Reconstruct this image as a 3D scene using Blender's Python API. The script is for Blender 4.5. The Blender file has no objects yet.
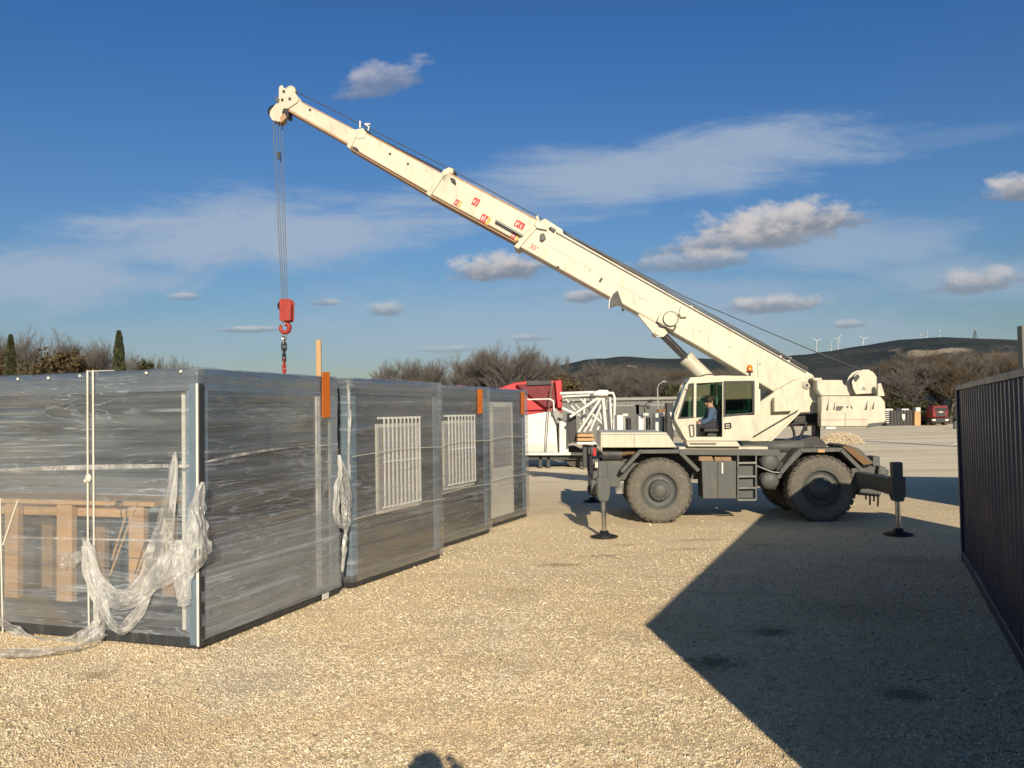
import bpy, math, random
import numpy as np
from mathutils import Vector, Matrix, Euler
random.seed(7); np.random.seed(7)
R = math.radians
sc = bpy.context.scene
COL = sc.collection

# ------------------------------------------------------------------ camera
F = 830.0; W = 1024; H = 768; CAMZ = 2.3
PITCH = 2.0; ROLL = -1.0
camrot = Euler((R(90+PITCH), 0, 0)).to_matrix() @ Matrix.Rotation(R(ROLL), 3, 'Z')
cd = bpy.data.cameras.new('camera'); cam = bpy.data.objects.new('camera', cd); COL.objects.link(cam)
cam.location = (0, 0, CAMZ); cam.rotation_euler = camrot.to_euler()
cd.sensor_width = 36; cd.lens = F/W*36; cd.clip_end = 20000; cd.clip_start = 0.05
sc.camera = cam
C0 = Vector((0, 0, CAMZ))

def ray(px, py):
    return camrot @ Vector(((px-W/2)/F, -(py-H/2)/F, -1))
def onplane(px, py, p, n):                 # where a sight line meets a plane of the place
    d = ray(px, py); p = Vector(p); n = Vector(n)
    return C0 + d*((p-C0).dot(n)/d.dot(n))
def at(px, py, Y): return onplane(px, py, (0, Y, 0), (0, 1, 0))
def gnd(px, py): return onplane(px, py, (0, 0, 0), (0, 0, 1))

# ------------------------------------------------------------------ materials
def newmat(name):
    m = bpy.data.materials.new(name); m.use_nodes = True
    nt = m.node_tree
    for n in list(nt.nodes): nt.nodes.remove(n)
    out = nt.nodes.new('ShaderNodeOutputMaterial')
    return m, nt, out
def N(nt, t, **kw):
    n = nt.nodes.new(t)
    for k, v in kw.items():
        if hasattr(n, k): setattr(n, k, v)
        else: n.inputs[k.replace('_', ' ')].default_value = v
    return n
def L(nt, a, b): nt.links.new(a, b)
def c4(c): return (c[0], c[1], c[2], 1)
def ramp(nt, fac, stops):
    r = nt.nodes.new('ShaderNodeValToRGB')
    el = r.color_ramp.elements
    while len(el) > 1: el.remove(el[-1])
    el[0].position = stops[0][0]; el[0].color = c4(stops[0][1])
    for p, c in stops[1:]:
        e = el.new(p); e.color = c4(c)
    L(nt, fac, r.inputs[0]); return r.outputs[0]
def mixc(nt, fac, a, b, mode='MIX'):
    m = nt.nodes.new('ShaderNodeMix'); m.data_type = 'RGBA'; m.blend_type = mode
    for s, v in ((m.inputs[0], fac), (m.inputs[6], a), (m.inputs[7], b)):
        if hasattr(v, 'is_output') or hasattr(v, 'links'): L(nt, v, s)
        elif isinstance(v, (int, float)): s.default_value = v
        else: s.default_value = c4(v)
    return m.outputs[2]
def math_(nt, op, a, b=None, c=None, clamp=False):
    m = nt.nodes.new('ShaderNodeMath'); m.operation = op; m.use_clamp = clamp
    for i, v in enumerate((a, b, c)):
        if v is None: continue
        if isinstance(v, (int, float)): m.inputs[i].default_value = v
        else: L(nt, v, m.inputs[i])
    return m.outputs[0]
def noise(nt, vec, scale, detail=4, rough=.55, dist=0):
    n = nt.nodes.new('ShaderNodeTexNoise'); n.inputs['Scale'].default_value = scale
    n.inputs['Detail'].default_value = detail; n.inputs['Roughness'].default_value = rough
    n.inputs['Distortion'].default_value = dist
    if vec is not None: L(nt, vec, n.inputs['Vector'])
    return n.outputs['Fac']
def mapped(nt, vec, scale=(1, 1, 1), loc=(0, 0, 0), rot=(0, 0, 0), typ='POINT'):
    m = nt.nodes.new('ShaderNodeMapping'); m.vector_type = typ
    m.inputs['Location'].default_value = loc; m.inputs['Scale'].default_value = scale
    m.inputs['Rotation'].default_value = rot
    L(nt, vec, m.inputs['Vector']); return m.outputs[0]
def objco(nt): return nt.nodes.new('ShaderNodeTexCoord').outputs['Object']
def worldco(nt): return nt.nodes.new('ShaderNodeNewGeometry').outputs['Position']
def smooth(nt, v, a, b, lo=0, hi=1):
    m = nt.nodes.new('ShaderNodeMapRange'); m.interpolation_type = 'SMOOTHSTEP'
    L(nt, v, m.inputs[0]); m.inputs[1].default_value = a; m.inputs[2].default_value = b
    m.inputs[3].default_value = lo; m.inputs[4].default_value = hi; return m.outputs[0]

def paint(name, col, dirt=(.12, .09, .06), amt=.25, rough=.5, metal=0, scale=3, streak=True, bump=.05, spec=.5):
    """painted or plain surface: soft tone changes, grime in runs, slightly uneven gloss"""
    m, nt, out = newmat(name); co = objco(nt)
    b = N(nt, 'ShaderNodeBsdfPrincipled')
    n1 = noise(nt, co, scale, 6, .6); n2 = noise(nt, mapped(nt, co, (3.2, 3.2, .9) if streak else (4, 4, 4)), scale*.8, 6, .7)
    n3 = noise(nt, co, scale*14, 4, .7)
    g = math_(nt, 'MULTIPLY', smooth(nt, n2, .48, .78), amt, clamp=True)
    sp = math_(nt, 'MULTIPLY', smooth(nt, n3, .62, .75), amt*.8, clamp=True)
    v = mixc(nt, smooth(nt, n1, .3, .7), [x*.9 for x in col], [min(1, x*1.06) for x in col])
    v = mixc(nt, g, v, dirt); v = mixc(nt, sp, v, dirt)
    L(nt, v, b.inputs['Base Color'])
    L(nt, smooth(nt, n1, .2, .8, rough-.08, rough+.12), b.inputs['Roughness'])
    b.inputs['Metallic'].default_value = metal; b.inputs['Specular IOR Level'].default_value = spec
    if bump:
        bp = N(nt, 'ShaderNodeBump', Strength=bump, Distance=.02); L(nt, n3, bp.inputs['Height']); L(nt, bp.outputs[0], b.inputs['Normal'])
    L(nt, b.outputs[0], out.inputs[0]); return m

M = {}
M['cream'] = paint('cream_paint', (.64, .60, .47), dirt=(.24, .17, .10), amt=.42, rough=.42)
M['boomcream'] = paint('boom_paint', (.66, .605, .475), dirt=(.30, .19, .11), amt=.46, rough=.42, scale=2)
M['rusty'] = paint('worn_edge_paint', (.45, .28, .17), dirt=(.12, .07, .04), amt=.5, rough=.7)
M['chassis'] = paint('grey_green_paint', (.088, .096, .090), dirt=(.26, .22, .16), amt=.42, rough=.55)
M['darkmetal'] = paint('dark_metal', (.035, .037, .038), dirt=(.16, .13, .10), amt=.4, rough=.5)
M['black'] = paint('black_plastic', (.018, .018, .02), dirt=(.08, .07, .06), amt=.3, rough=.45)
M['steel'] = paint('bright_steel', (.62, .62, .60), dirt=(.2, .18, .15), amt=.2, rough=.22, metal=1)
M['greysteel'] = paint('grey_steel', (.20, .21, .20), dirt=(.15, .12, .1), amt=.3, rough=.4, metal=.6)
M['rope'] = paint('wire_rope', (.07, .075, .085), amt=.3, rough=.5, metal=.3, scale=20)
M['rope_l'] = paint('pale_wire_rope', (.16, .17, .18), amt=.3, rough=.5, metal=.3, scale=20)
M['anthracite'] = paint('anthracite_steel', (.075, .10, .125), dirt=(.22, .2, .17), amt=.25, rough=.38, spec=.6)
M['base'] = paint('dark_base_steel', (.035, .040, .046), dirt=(.25, .21, .16), amt=.35, rough=.5)
M['post'] = paint('blue_grey_post', (.15, .21, .27), dirt=(.3, .3, .3), amt=.3, rough=.3, spec=.8)
M['panel'] = paint('grey_sandwich_panel', (.062, .070, .080), dirt=(.2, .18, .16), amt=.2, rough=.5)
M['interior'] = paint('cabin_interior', (.175, .19, .205), dirt=(.1, .1, .09), amt=.3, rough=.7)
M['white'] = paint('white_paint', (.78, .77, .72), dirt=(.35, .3, .24), amt=.22, rough=.45)
M['brightw'] = paint('bright_white_bars', (.95, .94, .90), amt=.08, rough=.4)
M['offwhite'] = paint('offwhite_plastic', (.68, .66, .58), dirt=(.35, .3, .24), amt=.2, rough=.5)
M['red'] = paint('red_paint', (.52, .012, .02), dirt=(.12, .02, .02), amt=.25, rough=.4)
M['hookred'] = paint('worn_red_paint', (.40, .035, .02), dirt=(.07, .03, .02), amt=.6, rough=.5, scale=6)
M['orange'] = paint('orange_strap', (.68, .17, .015), dirt=(.25, .07, .02), amt=.25, rough=.65)
M['yellow'] = paint('yellow_print', (.75, .45, .05), amt=.2)
M['wood'] = paint('pale_timber', (.55, .34, .165), dirt=(.22, .12, .06), amt=.35, rough=.7, scale=2.2)
M['oldwood'] = paint('old_timber', (.33, .21, .12), dirt=(.1, .06, .04), amt=.5, rough=.8)
M['rust'] = paint('brown_rust', (.19, .11, .055), dirt=(.36, .26, .13), amt=.6, rough=.8)
M['rubber'] = paint('dusty_rubber', (.145, .135, .112), dirt=(.30, .265, .205), amt=.8, rough=.9, streak=False, scale=4, bump=.2)
M['tread'] = paint('tyre_tread', (.085, .077, .066), dirt=(.30, .26, .2), amt=.7, rough=.95, streak=False, scale=5, bump=.3)
M['navy'] = paint('navy_container_paint', (.011, .019, .058), dirt=(.10, .08, .06), amt=.30, rough=.42, scale=1.2, spec=.6)
M['wall'] = paint('warehouse_cladding', (.17, .175, .165), dirt=(.11, .10, .09), amt=.25, rough=.6, scale=.8)
M['roofm'] = paint('warehouse_roof', (.27, .27, .25), amt=.2, rough=.6, scale=.8)
M['rod'] = paint('dark_chrome', (.22, .23, .25), amt=.2, rough=.25, metal=.9)
M['concrete'] = paint('grey_concrete', (.38, .38, .35), dirt=(.18, .17, .14), amt=.3, rough=.85)
M['darkred'] = paint('painted_shade_red', (.17, .008, .014), dirt=(.05, .01, .01), amt=.3, rough=.6)
M['darkred2'] = paint('deep_red_paint', (.22, .012, .022), amt=.3)
M['stick'] = paint('red_print', (.50, .018, .010), amt=.1)
M['oldgrey'] = paint('weathered_grey_pole', (.17, .18, .165), amt=.4, rough=.85)
M['skin'] = paint('skin', (.50, .29, .20), amt=.1, rough=.55, streak=False)
M['denim'] = paint('blue_cloth', (.07, .12, .20), dirt=(.05, .07, .1), amt=.4, rough=.9, streak=False, scale=9)
M['darkcloth'] = paint('dark_cloth', (.035, .04, .05), amt=.3, rough=.9, streak=False, scale=9)
M['hair'] = paint('dark_hair', (.02, .015, .012), amt=.2, rough=.7, streak=False)
M['bark'] = paint('bark', (.15, .115, .09), dirt=(.06, .05, .04), amt=.5, rough=.95, scale=2)
M['twig'] = paint('winter_twigs', (.175, .16, .145), dirt=(.08, .055, .045), amt=.5, rough=.95, scale=.6, bump=0)
M['twig2'] = paint('brown_leaf_twigs', (.155, .125, .09), dirt=(.07, .06, .03), amt=.5, rough=.95, scale=.6, bump=0)
M['turbine'] = paint('turbine_white', (.75, .75, .75), amt=0, rough=.5)
M['pylon'] = paint('pylon_grey', (.16, .18, .2), amt=0, rough=.6)
M['dry'] = paint('dry_brush', (.62, .52, .38), dirt=(.22, .17, .11), amt=.6, rough=.95, scale=5)

def leafmat(name, a, b):
    m, nt, out = newmat(name); co = objco(nt)
    p = N(nt, 'ShaderNodeBsdfPrincipled', Roughness=.8)
    v = ramp(nt, noise(nt, co, 1.6, 5, .7), [(.32, a), (.68, b)])
    L(nt, v, p.inputs['Base Color']); L(nt, p.outputs[0], out.inputs[0]); return m
M['cypress'] = leafmat('cypress_leaf', (.022, .032, .014), (.07, .075, .028))
M['oak'] = leafmat('dull_evergreen_leaf', (.05, .04, .018), (.13, .095, .04))
M['ever'] = leafmat('evergreen_leaf', (.03, .038, .018), (.085, .085, .035))

def glassmat(name, tint, gloss=.25, solid=0):
    m, nt, out = newmat(name)
    t = N(nt, 'ShaderNodeBsdfTransparent', Color=c4(tint)); g = N(nt, 'ShaderNodeBsdfGlossy', Roughness=.03)
    g.inputs['Color'].default_value = (.9, 1, .96, 1)
    fr = N(nt, 'ShaderNodeFresnel', IOR=1.5)
    mx = N(nt, 'ShaderNodeMixShader'); L(nt, math_(nt, 'ADD', fr.outputs[0], gloss*.3, clamp=True), mx.inputs[0])
    L(nt, t.outputs[0], mx.inputs[1]); L(nt, g.outputs[0], mx.inputs[2]); L(nt, mx.outputs[0], out.inputs[0]); return m
M['glass'] = glassmat('green_tinted_glass', (.30, .46, .39))
M['tint'] = glassmat('smoked_glazing', (.42, .43, .43), .1)
M['palegl'] = paint('pale_frosted_pane', (.36, .345, .34), dirt=(.2, .2, .2), amt=.3, rough=.35)
m, nt, out = newmat('amber_lens'); p = N(nt, 'ShaderNodeBsdfPrincipled', Roughness=.15)
p.inputs['Base Color'].default_value = (.75, .22, .01, 1); p.inputs['Coat Weight'].default_value = .5
L(nt, p.outputs[0], out.inputs[0]); M['amber'] = m

def filmmat(name, lo, hi, col=(.72, .75, .77), zs=6.5, seed=0, wrinkle=.5, bright=.35, trans=.3, iso=False):
    """stretch film: clear plastic whose cloudiness comes in long horizontal bands and fine streaks"""
    m, nt, out = newmat(name); co = objco(nt)
    if iso:
        a = noise(nt, mapped(nt, co, (3.5, 3.5, 1.6), (seed, 0, 0)), 1, 3, .5, .4); b = noise(nt, mapped(nt, co, (8, 8, 3)), 1, 3, .5, .3)
        f = math_(nt, 'ADD', math_(nt, 'MULTIPLY', a, .6), math_(nt, 'MULTIPLY', b, .4)); hl = smooth(nt, b, .58, .68, 0, bright)
    else:
        a = noise(nt, mapped(nt, co, (.22, .22, 1.7), (seed, seed*1.7, seed*.6), (.03, .05, 0)), 1.0, 5, .6, .7)
        b = noise(nt, mapped(nt, co, (.10, .10, zs), (seed+3, 0, 0), (.02, -.035, 0)), 1.0, 5, .62, .5)
        c = noise(nt, mapped(nt, co, (.16, .16, zs*3.5), (seed, 2, 0), (-.03, .02, 0)), 1.0, 2, .5)
        f = math_(nt, 'ADD', math_(nt, 'MULTIPLY', a, .48), math_(nt, 'ADD', math_(nt, 'MULTIPLY', b, .42), math_(nt, 'MULTIPLY', c, .06)))
        l1 = noise(nt, mapped(nt, co, (.13, .13, 11), (seed+7, 0, 1), (.05, .06, 0)), 1.0, 4, .6, .6)
        l2 = noise(nt, mapped(nt, co, (.6, .6, .8), (seed, 1, 4)), 1.0, 2, .5)
        hl = math_(nt, 'MULTIPLY', smooth(nt, l1, .57, .65, 0, bright), smooth(nt, l2, .40, .62))
    fac = smooth(nt, f, .40, .62, lo, hi)
    fac = math_(nt, 'ADD', fac, hl, clamp=True)  # bright highlight streaks painted in as added cloudiness
    if iso: rn = noise(nt, mapped(nt, co, (3, 3, 1.4), (1, 0, seed)), 1.0, 2, .5, .5); w_r = .022
    else: rn = noise(nt, mapped(nt, co, (.22, .22, 3.2), (seed+11, 0, 2), (.04, -.05, 0)), 1.0, 5, .62, .5); w_r = .014
    rd = math_(nt, 'ABSOLUTE', math_(nt, 'SUBTRACT', rn, .5)); rd2 = math_(nt, 'ABSOLUTE', math_(nt, 'SUBTRACT', rn, .58)); rd3 = math_(nt, 'ABSOLUTE', math_(nt, 'SUBTRACT', rn, .42))
    ridge_ = math_(nt, 'ADD', math_(nt, 'ADD', smooth(nt, rd, w_r, 0, 0, .38), smooth(nt, rd2, w_r*.8, 0, 0, .30)), smooth(nt, rd3, w_r*.8, 0, 0, .26))
    pm = smooth(nt, noise(nt, mapped(nt, co, (.9, .9, 1.3), (seed, 9, 0)), 1.0, 2, .5), .36, .60, .15, 1)
    fac = math_(nt, 'ADD', fac, math_(nt, 'MULTIPLY', ridge_, pm), clamp=True)
    bp = N(nt, 'ShaderNodeBump', Strength=wrinkle, Distance=.03)
    L(nt, math_(nt, 'ADD', math_(nt, 'ADD', a, b), math_(nt, 'MULTIPLY', ridge_, .8)), bp.inputs['Height'])
    d = N(nt, 'ShaderNodeBsdfDiffuse', Color=c4(col)); L(nt, bp.outputs[0], d.inputs['Normal'])
    tl = N(nt, 'ShaderNodeBsdfTranslucent', Color=c4(col)); 
    dm = N(nt, 'ShaderNodeMixShader'); dm.inputs[0].default_value = trans; L(nt, d.outputs[0], dm.inputs[1]); L(nt, tl.outputs[0], dm.inputs[2])
    t = N(nt, 'ShaderNodeBsdfTransparent', Color=(.97, .975, .98, 1))
    g = N(nt, 'ShaderNodeBsdfGlossy', Roughness=.22); L(nt, bp.outputs[0], g.inputs['Normal'])
    m1 = N(nt, 'ShaderNodeMixShader'); L(nt, fac, m1.inputs[0]); L(nt, t.outputs[0], m1.inputs[1]); L(nt, dm.outputs[0], m1.inputs[2])
    lw = N(nt, 'ShaderNodeLayerWeight', Blend=.25); 
    m2 = N(nt, 'ShaderNodeMixShader'); L(nt, smooth(nt, lw.outputs['Fresnel'], 0, 1, .02, .34), m2.inputs[0]); L(nt, m1.outputs[0], m2.inputs[1]); L(nt, g.outputs[0], m2.inputs[2])
    L(nt, m2.outputs[0], out.inputs[0]); return m
M['film'] = filmmat('stretch_film', .10, .38, seed=0, bright=.42, col=(.62, .70, .78), zs=6)
M['film2'] = filmmat('stretch_film_on_panels', .0, .30, col=(.64, .70, .75), seed=5, bright=.55, zs=8)
M['film_loose'] = filmmat('doubled_stretch_film', .20, .50, col=(.68, .73, .78), zs=5, seed=9, bright=.25)
M['film_torn'] = filmmat('bunched_stretch_film', .22, .66, zs=2, seed=4, wrinkle=.2, col=(.92, .92, .90), bright=.25, trans=.5, iso=True)

# ------------------------------------------------------------------ mesh builder
class MB:
    def __init__(s): s.v = []; s.f = []; s.sm = []
    def add(s, vs, fs, smooth=False):
        o = len(s.v); s.v += [tuple(p) for p in vs]
        for f in fs: s.f.append([i+o for i in f]); s.sm.append(smooth)
        return s
    def box(s, a, b, mtx=None):
        x0, y0, z0 = a; x1, y1, z1 = b
        x0, x1 = min(x0, x1), max(x0, x1); y0, y1 = min(y0, y1), max(y0, y1); z0, z1 = min(z0, z1), max(z0, z1)
        vs = [Vector(p) for p in ((x0,y0,z0),(x1,y0,z0),(x1,y1,z0),(x0,y1,z0),(x0,y0,z1),(x1,y0,z1),(x1,y1,z1),(x0,y1,z1))]
        if mtx: vs = [mtx @ p for p in vs]
        return s.add(vs, [(0,3,2,1),(4,5,6,7),(0,1,5,4),(1,2,6,5),(2,3,7,6),(3,0,4,7)])
    def prism(s, pts, y0, y1):             # outline in x,z pushed along y
        ar = sum(pts[i][0]*pts[(i+1) % len(pts)][1]-pts[(i+1) % len(pts)][0]*pts[i][1] for i in range(len(pts)))
        if ar < 0: pts = pts[::-1]
        n = len(pts)
        vs = [(x, y0, z) for x, z in pts]+[(x, y1, z) for x, z in pts]
        fs = [list(range(n)), list(range(2*n-1, n-1, -1))]+[(i, i+n, (i+1) % n+n, (i+1) % n) for i in range(n)]
        return s.add(vs, fs)
    def cyl(s, p0, p1, r0, r1=None, n=16, caps=True):
        p0 = Vector(p0); p1 = Vector(p1); r1 = r0 if r1 is None else r1
        d = (p1-p0).normalized(); up = Vector((0, 0, 1)) if abs(d.z) < .9 else Vector((1, 0, 0))
        a = d.cross(up).normalized(); b = d.cross(a)
        vs = []
        for p, r in ((p0, r0), (p1, r1)):
            vs += [p+a*math.cos(t)*r+b*math.sin(t)*r for t in (2*math.pi*i/n for i in range(n))]
        s.add(vs, [(i, i+n, (i+1) % n+n, (i+1) % n) for i in range(n)], True)
        if caps:
            s.add(vs[:n], [list(range(n))]); s.add(vs[n:], [list(range(n-1, -1, -1))])
        return s
    def tube(s, pts, r, n=8):
        for a, b in zip(pts, pts[1:]): s.cyl(a, b, r, n=n)
        for p in pts[1:-1]: s.ball(p, r, 6)
        return s
    def lathe(s, prof, c=(0, 0, 0), n=32, axis='y'):      # prof: (offset along axis, radius)
        c = Vector(c); vs = []
        for h, r in prof:
            for i in range(n):
                t = 2*math.pi*i/n
                o = Vector((math.cos(t)*r, h, math.sin(t)*r)) if axis == 'y' else (Vector((math.cos(t)*r, math.sin(t)*r, h)) if axis == 'z' else Vector((h, math.cos(t)*r, math.sin(t)*r)))
                vs.append(c+o)
        fs = []
        for k in range(len(prof)-1):
            for i in range(n):
                j = (i+1) % n; fs.append((k*n+i, k*n+j, (k+1)*n+j, (k+1)*n+i) if axis == 'z' else (k*n+i, (k+1)*n+i, (k+1)*n+j, k*n+j))
        return s.add(vs, fs, True)
    def ball(s, c, r, n=10, sc3=(1, 1, 1)):
        m = max(3, n//2); c = Vector(c)
        prof = [(-math.cos(math.pi*k/m)*r, max(1e-4, math.sin(math.pi*k/m)*r)) for k in range(m+1)]
        vs = []
        for h, q in prof:
            for i in range(n):
                t = 2*math.pi*i/n; vs.append(c+Vector((math.cos(t)*q*sc3[0], math.sin(t)*q*sc3[1], h*sc3[2])))
        return s.add(vs, [(k*n+i, k*n+(i+1) % n, (k+1)*n+(i+1) % n, (k+1)*n+i) for k in range(m) for i in range(n)], True)
    def build(s, name, mat, parent=None, bevel=0, label=None):
        me = bpy.data.meshes.new(name); me.from_pydata(s.v, [], s.f)
        me.polygons.foreach_set('use_smooth', s.sm); me.update()
        me.materials.append(mat)
        o = bpy.data.objects.new(name, me); COL.objects.link(o)
        if parent: o.parent = parent
        if bevel:
            b = o.modifiers.new('bevel', 'BEVEL'); b.width = bevel; b.segments = 2; b.limit_method = 'ANGLE'; b.angle_limit = R(35)
        if label: o['label'] = label
        return o

def tag(o, label=None, cat=None, group=None, kind=None):
    if label: o['label'] = label
    if cat: o['category'] = cat
    if group: o['group'] = group
    if kind: o['kind'] = kind
    return o
def thing(name, label, cat, loc=(0, 0, 0), rz=0, group=None):
    o = bpy.data.objects.new(name, None); COL.objects.link(o); o.location = loc; o.rotation_euler = (0, 0, rz)
    o.empty_display_size = .3
    return tag(o, label, cat, group)
CH = {}
def kids(o): return [c for c in bpy.data.objects if c.parent == o]
def copy_tree(o, parent=None):
    c = o.copy(); COL.objects.link(c); c.parent = parent
    for ch in kids(o): copy_tree(ch, c)
    return c

# ------------------------------------------------------------------ sun and sky
SAZ = Vector((.12, -.993, 0)).normalized(); SEL = R(21)
sunv = Vector((SAZ.x*math.cos(SEL), SAZ.y*math.cos(SEL), math.sin(SEL)))
sd = bpy.data.lights.new('sun', 'SUN'); so = bpy.data.objects.new('sun', sd); COL.objects.link(so)
sd.energy = 5.0; sd.angle = R(.5); sd.color = (1, .86, .65)
so.rotation_euler = sunv.to_track_quat('Z', 'Y').to_euler()

w = bpy.data.worlds.new('World'); sc.world = w; w.use_nodes = True
nt = w.node_tree
for n in list(nt.nodes): nt.nodes.remove(n)
out = nt.nodes.new('ShaderNodeOutputWorld'); bg = nt.nodes.new('ShaderNodeBackground'); L(nt, bg.outputs[0], out.inputs[0])
sky = nt.nodes.new('ShaderNodeTexSky'); sky.sky_type = 'NISHITA'; sky.sun_disc = False
sky.sun_elevation = SEL; sky.sun_rotation = math.atan2(SAZ.x, SAZ.y); sky.air_density = 1.2; sky.dust_density = .6; sky.ozone_density = 2.5; sky.altitude = 200
bg.inputs[1].default_value = .1
gen = nt.nodes.new('ShaderNodeTexCoord').outputs['Generated']
sep = nt.nodes.new('ShaderNodeSeparateXYZ'); L(nt, gen, sep.inputs[0])
yy = math_(nt, 'MAXIMUM', sep.outputs[1], .05)
uu = math_(nt, 'DIVIDE', sep.outputs[0], yy); vv = math_(nt, 'DIVIDE', sep.outputs[2], yy)
cmb = nt.nodes.new('ShaderNodeCombineXYZ'); L(nt, uu, cmb.inputs[0]); L(nt, vv, cmb.inputs[1])
uv = cmb.outputs[0]
# tint of the clear sky by height
z01 = math_(nt, 'MAXIMUM', sep.outputs[2], 0)
tint = ramp(nt, z01, [(0, (.50, .53, .59)), (.08, (.48, .56, .67)), (.20, (.42, .60, .82)), (.42, (.27, .56, .92)), (.62, (.34, .42, .52)), (1, (.34, .38, .44))])
clear = mixc(nt, 1, sky.outputs[0], tint, 'MULTIPLY')
# clouds
wisp = noise(nt, mapped(nt, uv, (2.6, 10, 1), rot=(0, 0, R(-4))), 1.0, 10, .66, 1.1)
wisp2 = noise(nt, mapped(nt, uv, (7, 22, 1), (3, 1, 0)), 1.0, 7, .65, .5)
puff = noise(nt, mapped(nt, uv, (13, 24, 1), (1, 5, 0)), 1.0, 10, .62, .35)
puff2 = noise(nt, mapped(nt, uv, (30, 45, 1), (1, 5, 0)), 1.0, 6, .6)
def uvpx(px, py):
    d = ray(px, py); return d.x/d.y, d.z/d.y
def ell(px, py, rx, ry, ang=0):
    u, v = uvpx(px, py)
    m = mapped(nt, uv, (rx/F, ry/F, 1), (u, v, 0), (0, 0, R(ang)), 'TEXTURE')
    ln = nt.nodes.new('ShaderNodeVectorMath'); ln.operation = 'LENGTH'; L(nt, m, ln.inputs[0])
    s = nt.nodes.new('ShaderNodeSeparateXYZ'); L(nt, m, s.inputs[0])
    return math_(nt, 'SUBTRACT', 1, ln.outputs['Value']), s.outputs[1]
def soft_layer(color, lst, cc, amp):
    acc = None
    for (px, py, rx, ry, ang, op) in lst:
        e, _ = ell(px, py, rx, ry, ang)
        nn = math_(nt, 'ADD', math_(nt, 'MULTIPLY', math_(nt, 'SUBTRACT', wisp, .5), amp), math_(nt, 'MULTIPLY', math_(nt, 'SUBTRACT', wisp2, .5), amp*.6))
        a = math_(nt, 'MULTIPLY', smooth(nt, math_(nt, 'ADD', e, nn), 0.0, .75), op)
        acc = a if acc is None else math_(nt, 'MAXIMUM', acc, a)
    return mixc(nt, acc, color, cc)
col = soft_layer(clear, [(240, 236, 330, 52, 6, .85), (40, 280, 240, 46, 2, .8), (660, 168, 250, 52, 6, .82), (150, 250, 260, 40, 4, .6), (500, 200, 150, 34, 0, .45),
        (860, 248, 180, 36, 4, .60), (470, 330, 250, 40, 4, .5), (700, 300, 330, 40, 0, .45), (960, 280, 150, 38, 0, .5), (930, 140, 150, 12, 8, .15), (620, 330, 560, 70, 0, .5), (150, 345, 420, 40, 0, .25)],
        (3.7, 4.55, 5.7), 1.7)
for (px, py, rx, ry, ang, op) in [(785, 226, 100, 26, 6, 1), (735, 243, 100, 19, 5, .85), (700, 262, 75, 15, 3, .7), (500, 271, 50, 21, 4, 1), (378, 84, 48, 25, 10, .6), (1020, 192, 40, 18, 5, .95),
        (975, 283, 62, 17, 4, .75), (772, 306, 60, 13, 2, .8), (388, 311, 24, 11, 0, .65), (322, 303, 15, 6, 0, .6), (246, 330, 42, 5, 0, .6), (588, 297, 26, 9, 3, .8), (851, 325, 22, 6, 0, .6), (188, 297, 16, 5, 0, .5), (533, 338, 30, 6, 0, .45), (450, 350, 30, 5, 0, .35)]:
    e, ly = ell(px, py, rx, ry, ang)
    nn = math_(nt, 'ADD', math_(nt, 'MULTIPLY', math_(nt, 'SUBTRACT', puff, .5), 2.0), math_(nt, 'MULTIPLY', math_(nt, 'SUBTRACT', puff2, .5), 1.1))
    flat = math_(nt, 'MULTIPLY', math_(nt, 'MINIMUM', math_(nt, 'ADD', ly, .25), 0), .9)
    d = math_(nt, 'ADD', math_(nt, 'ADD', math_(nt, 'ADD', e, .12), nn), flat)
    a = math_(nt, 'MULTIPLY', smooth(nt, d, .02, .68), op*.92)
    lit = smooth(nt, math_(nt, 'ADD', ly, math_(nt, 'MULTIPLY', math_(nt, 'SUBTRACT', puff2, .5), 1.6)), -.30, .75)
    cc = mixc(nt, lit, (2.2, 2.5, 3.05), (6.4, 6.0, 5.8))
    col = mixc(nt, a, col, cc)
L(nt, col, bg.inputs[0])

sc.view_settings.view_transform = 'Standard'; sc.view_settings.look = 'None'; sc.view_settings.exposure = 0
sc.render.engine = 'CYCLES'; sc.cycles.transparent_max_bounces = 32; sc.cycles.max_bounces = 8

# ------------------------------------------------------------------ ground
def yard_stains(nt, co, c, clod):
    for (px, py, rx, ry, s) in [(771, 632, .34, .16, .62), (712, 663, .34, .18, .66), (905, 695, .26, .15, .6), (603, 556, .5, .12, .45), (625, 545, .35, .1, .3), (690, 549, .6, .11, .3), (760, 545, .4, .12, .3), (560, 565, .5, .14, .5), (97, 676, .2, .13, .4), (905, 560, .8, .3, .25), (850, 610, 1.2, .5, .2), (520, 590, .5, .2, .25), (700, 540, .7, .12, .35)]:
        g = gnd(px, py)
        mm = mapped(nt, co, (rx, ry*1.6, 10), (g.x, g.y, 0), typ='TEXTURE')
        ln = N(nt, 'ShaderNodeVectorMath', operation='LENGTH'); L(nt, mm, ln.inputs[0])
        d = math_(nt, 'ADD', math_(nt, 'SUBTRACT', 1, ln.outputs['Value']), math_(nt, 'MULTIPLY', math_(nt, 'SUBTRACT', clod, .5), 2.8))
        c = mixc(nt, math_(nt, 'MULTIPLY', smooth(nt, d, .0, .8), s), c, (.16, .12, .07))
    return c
m, nt, out = newmat('gravel_ground'); co = worldco(nt)
p = N(nt, 'ShaderNodeBsdfPrincipled', Roughness=.95); p.inputs['Specular IOR Level'].default_value = .15
v1 = N(nt, 'ShaderNodeTexVoronoi', Scale=48); L(nt, co, v1.inputs['Vector'])
v2 = N(nt, 'ShaderNodeTexVoronoi', Scale=19); L(nt, co, v2.inputs['Vector'])
s1 = N(nt, 'ShaderNodeSeparateColor'); L(nt, v1.outputs['Color'], s1.inputs[0])
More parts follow.
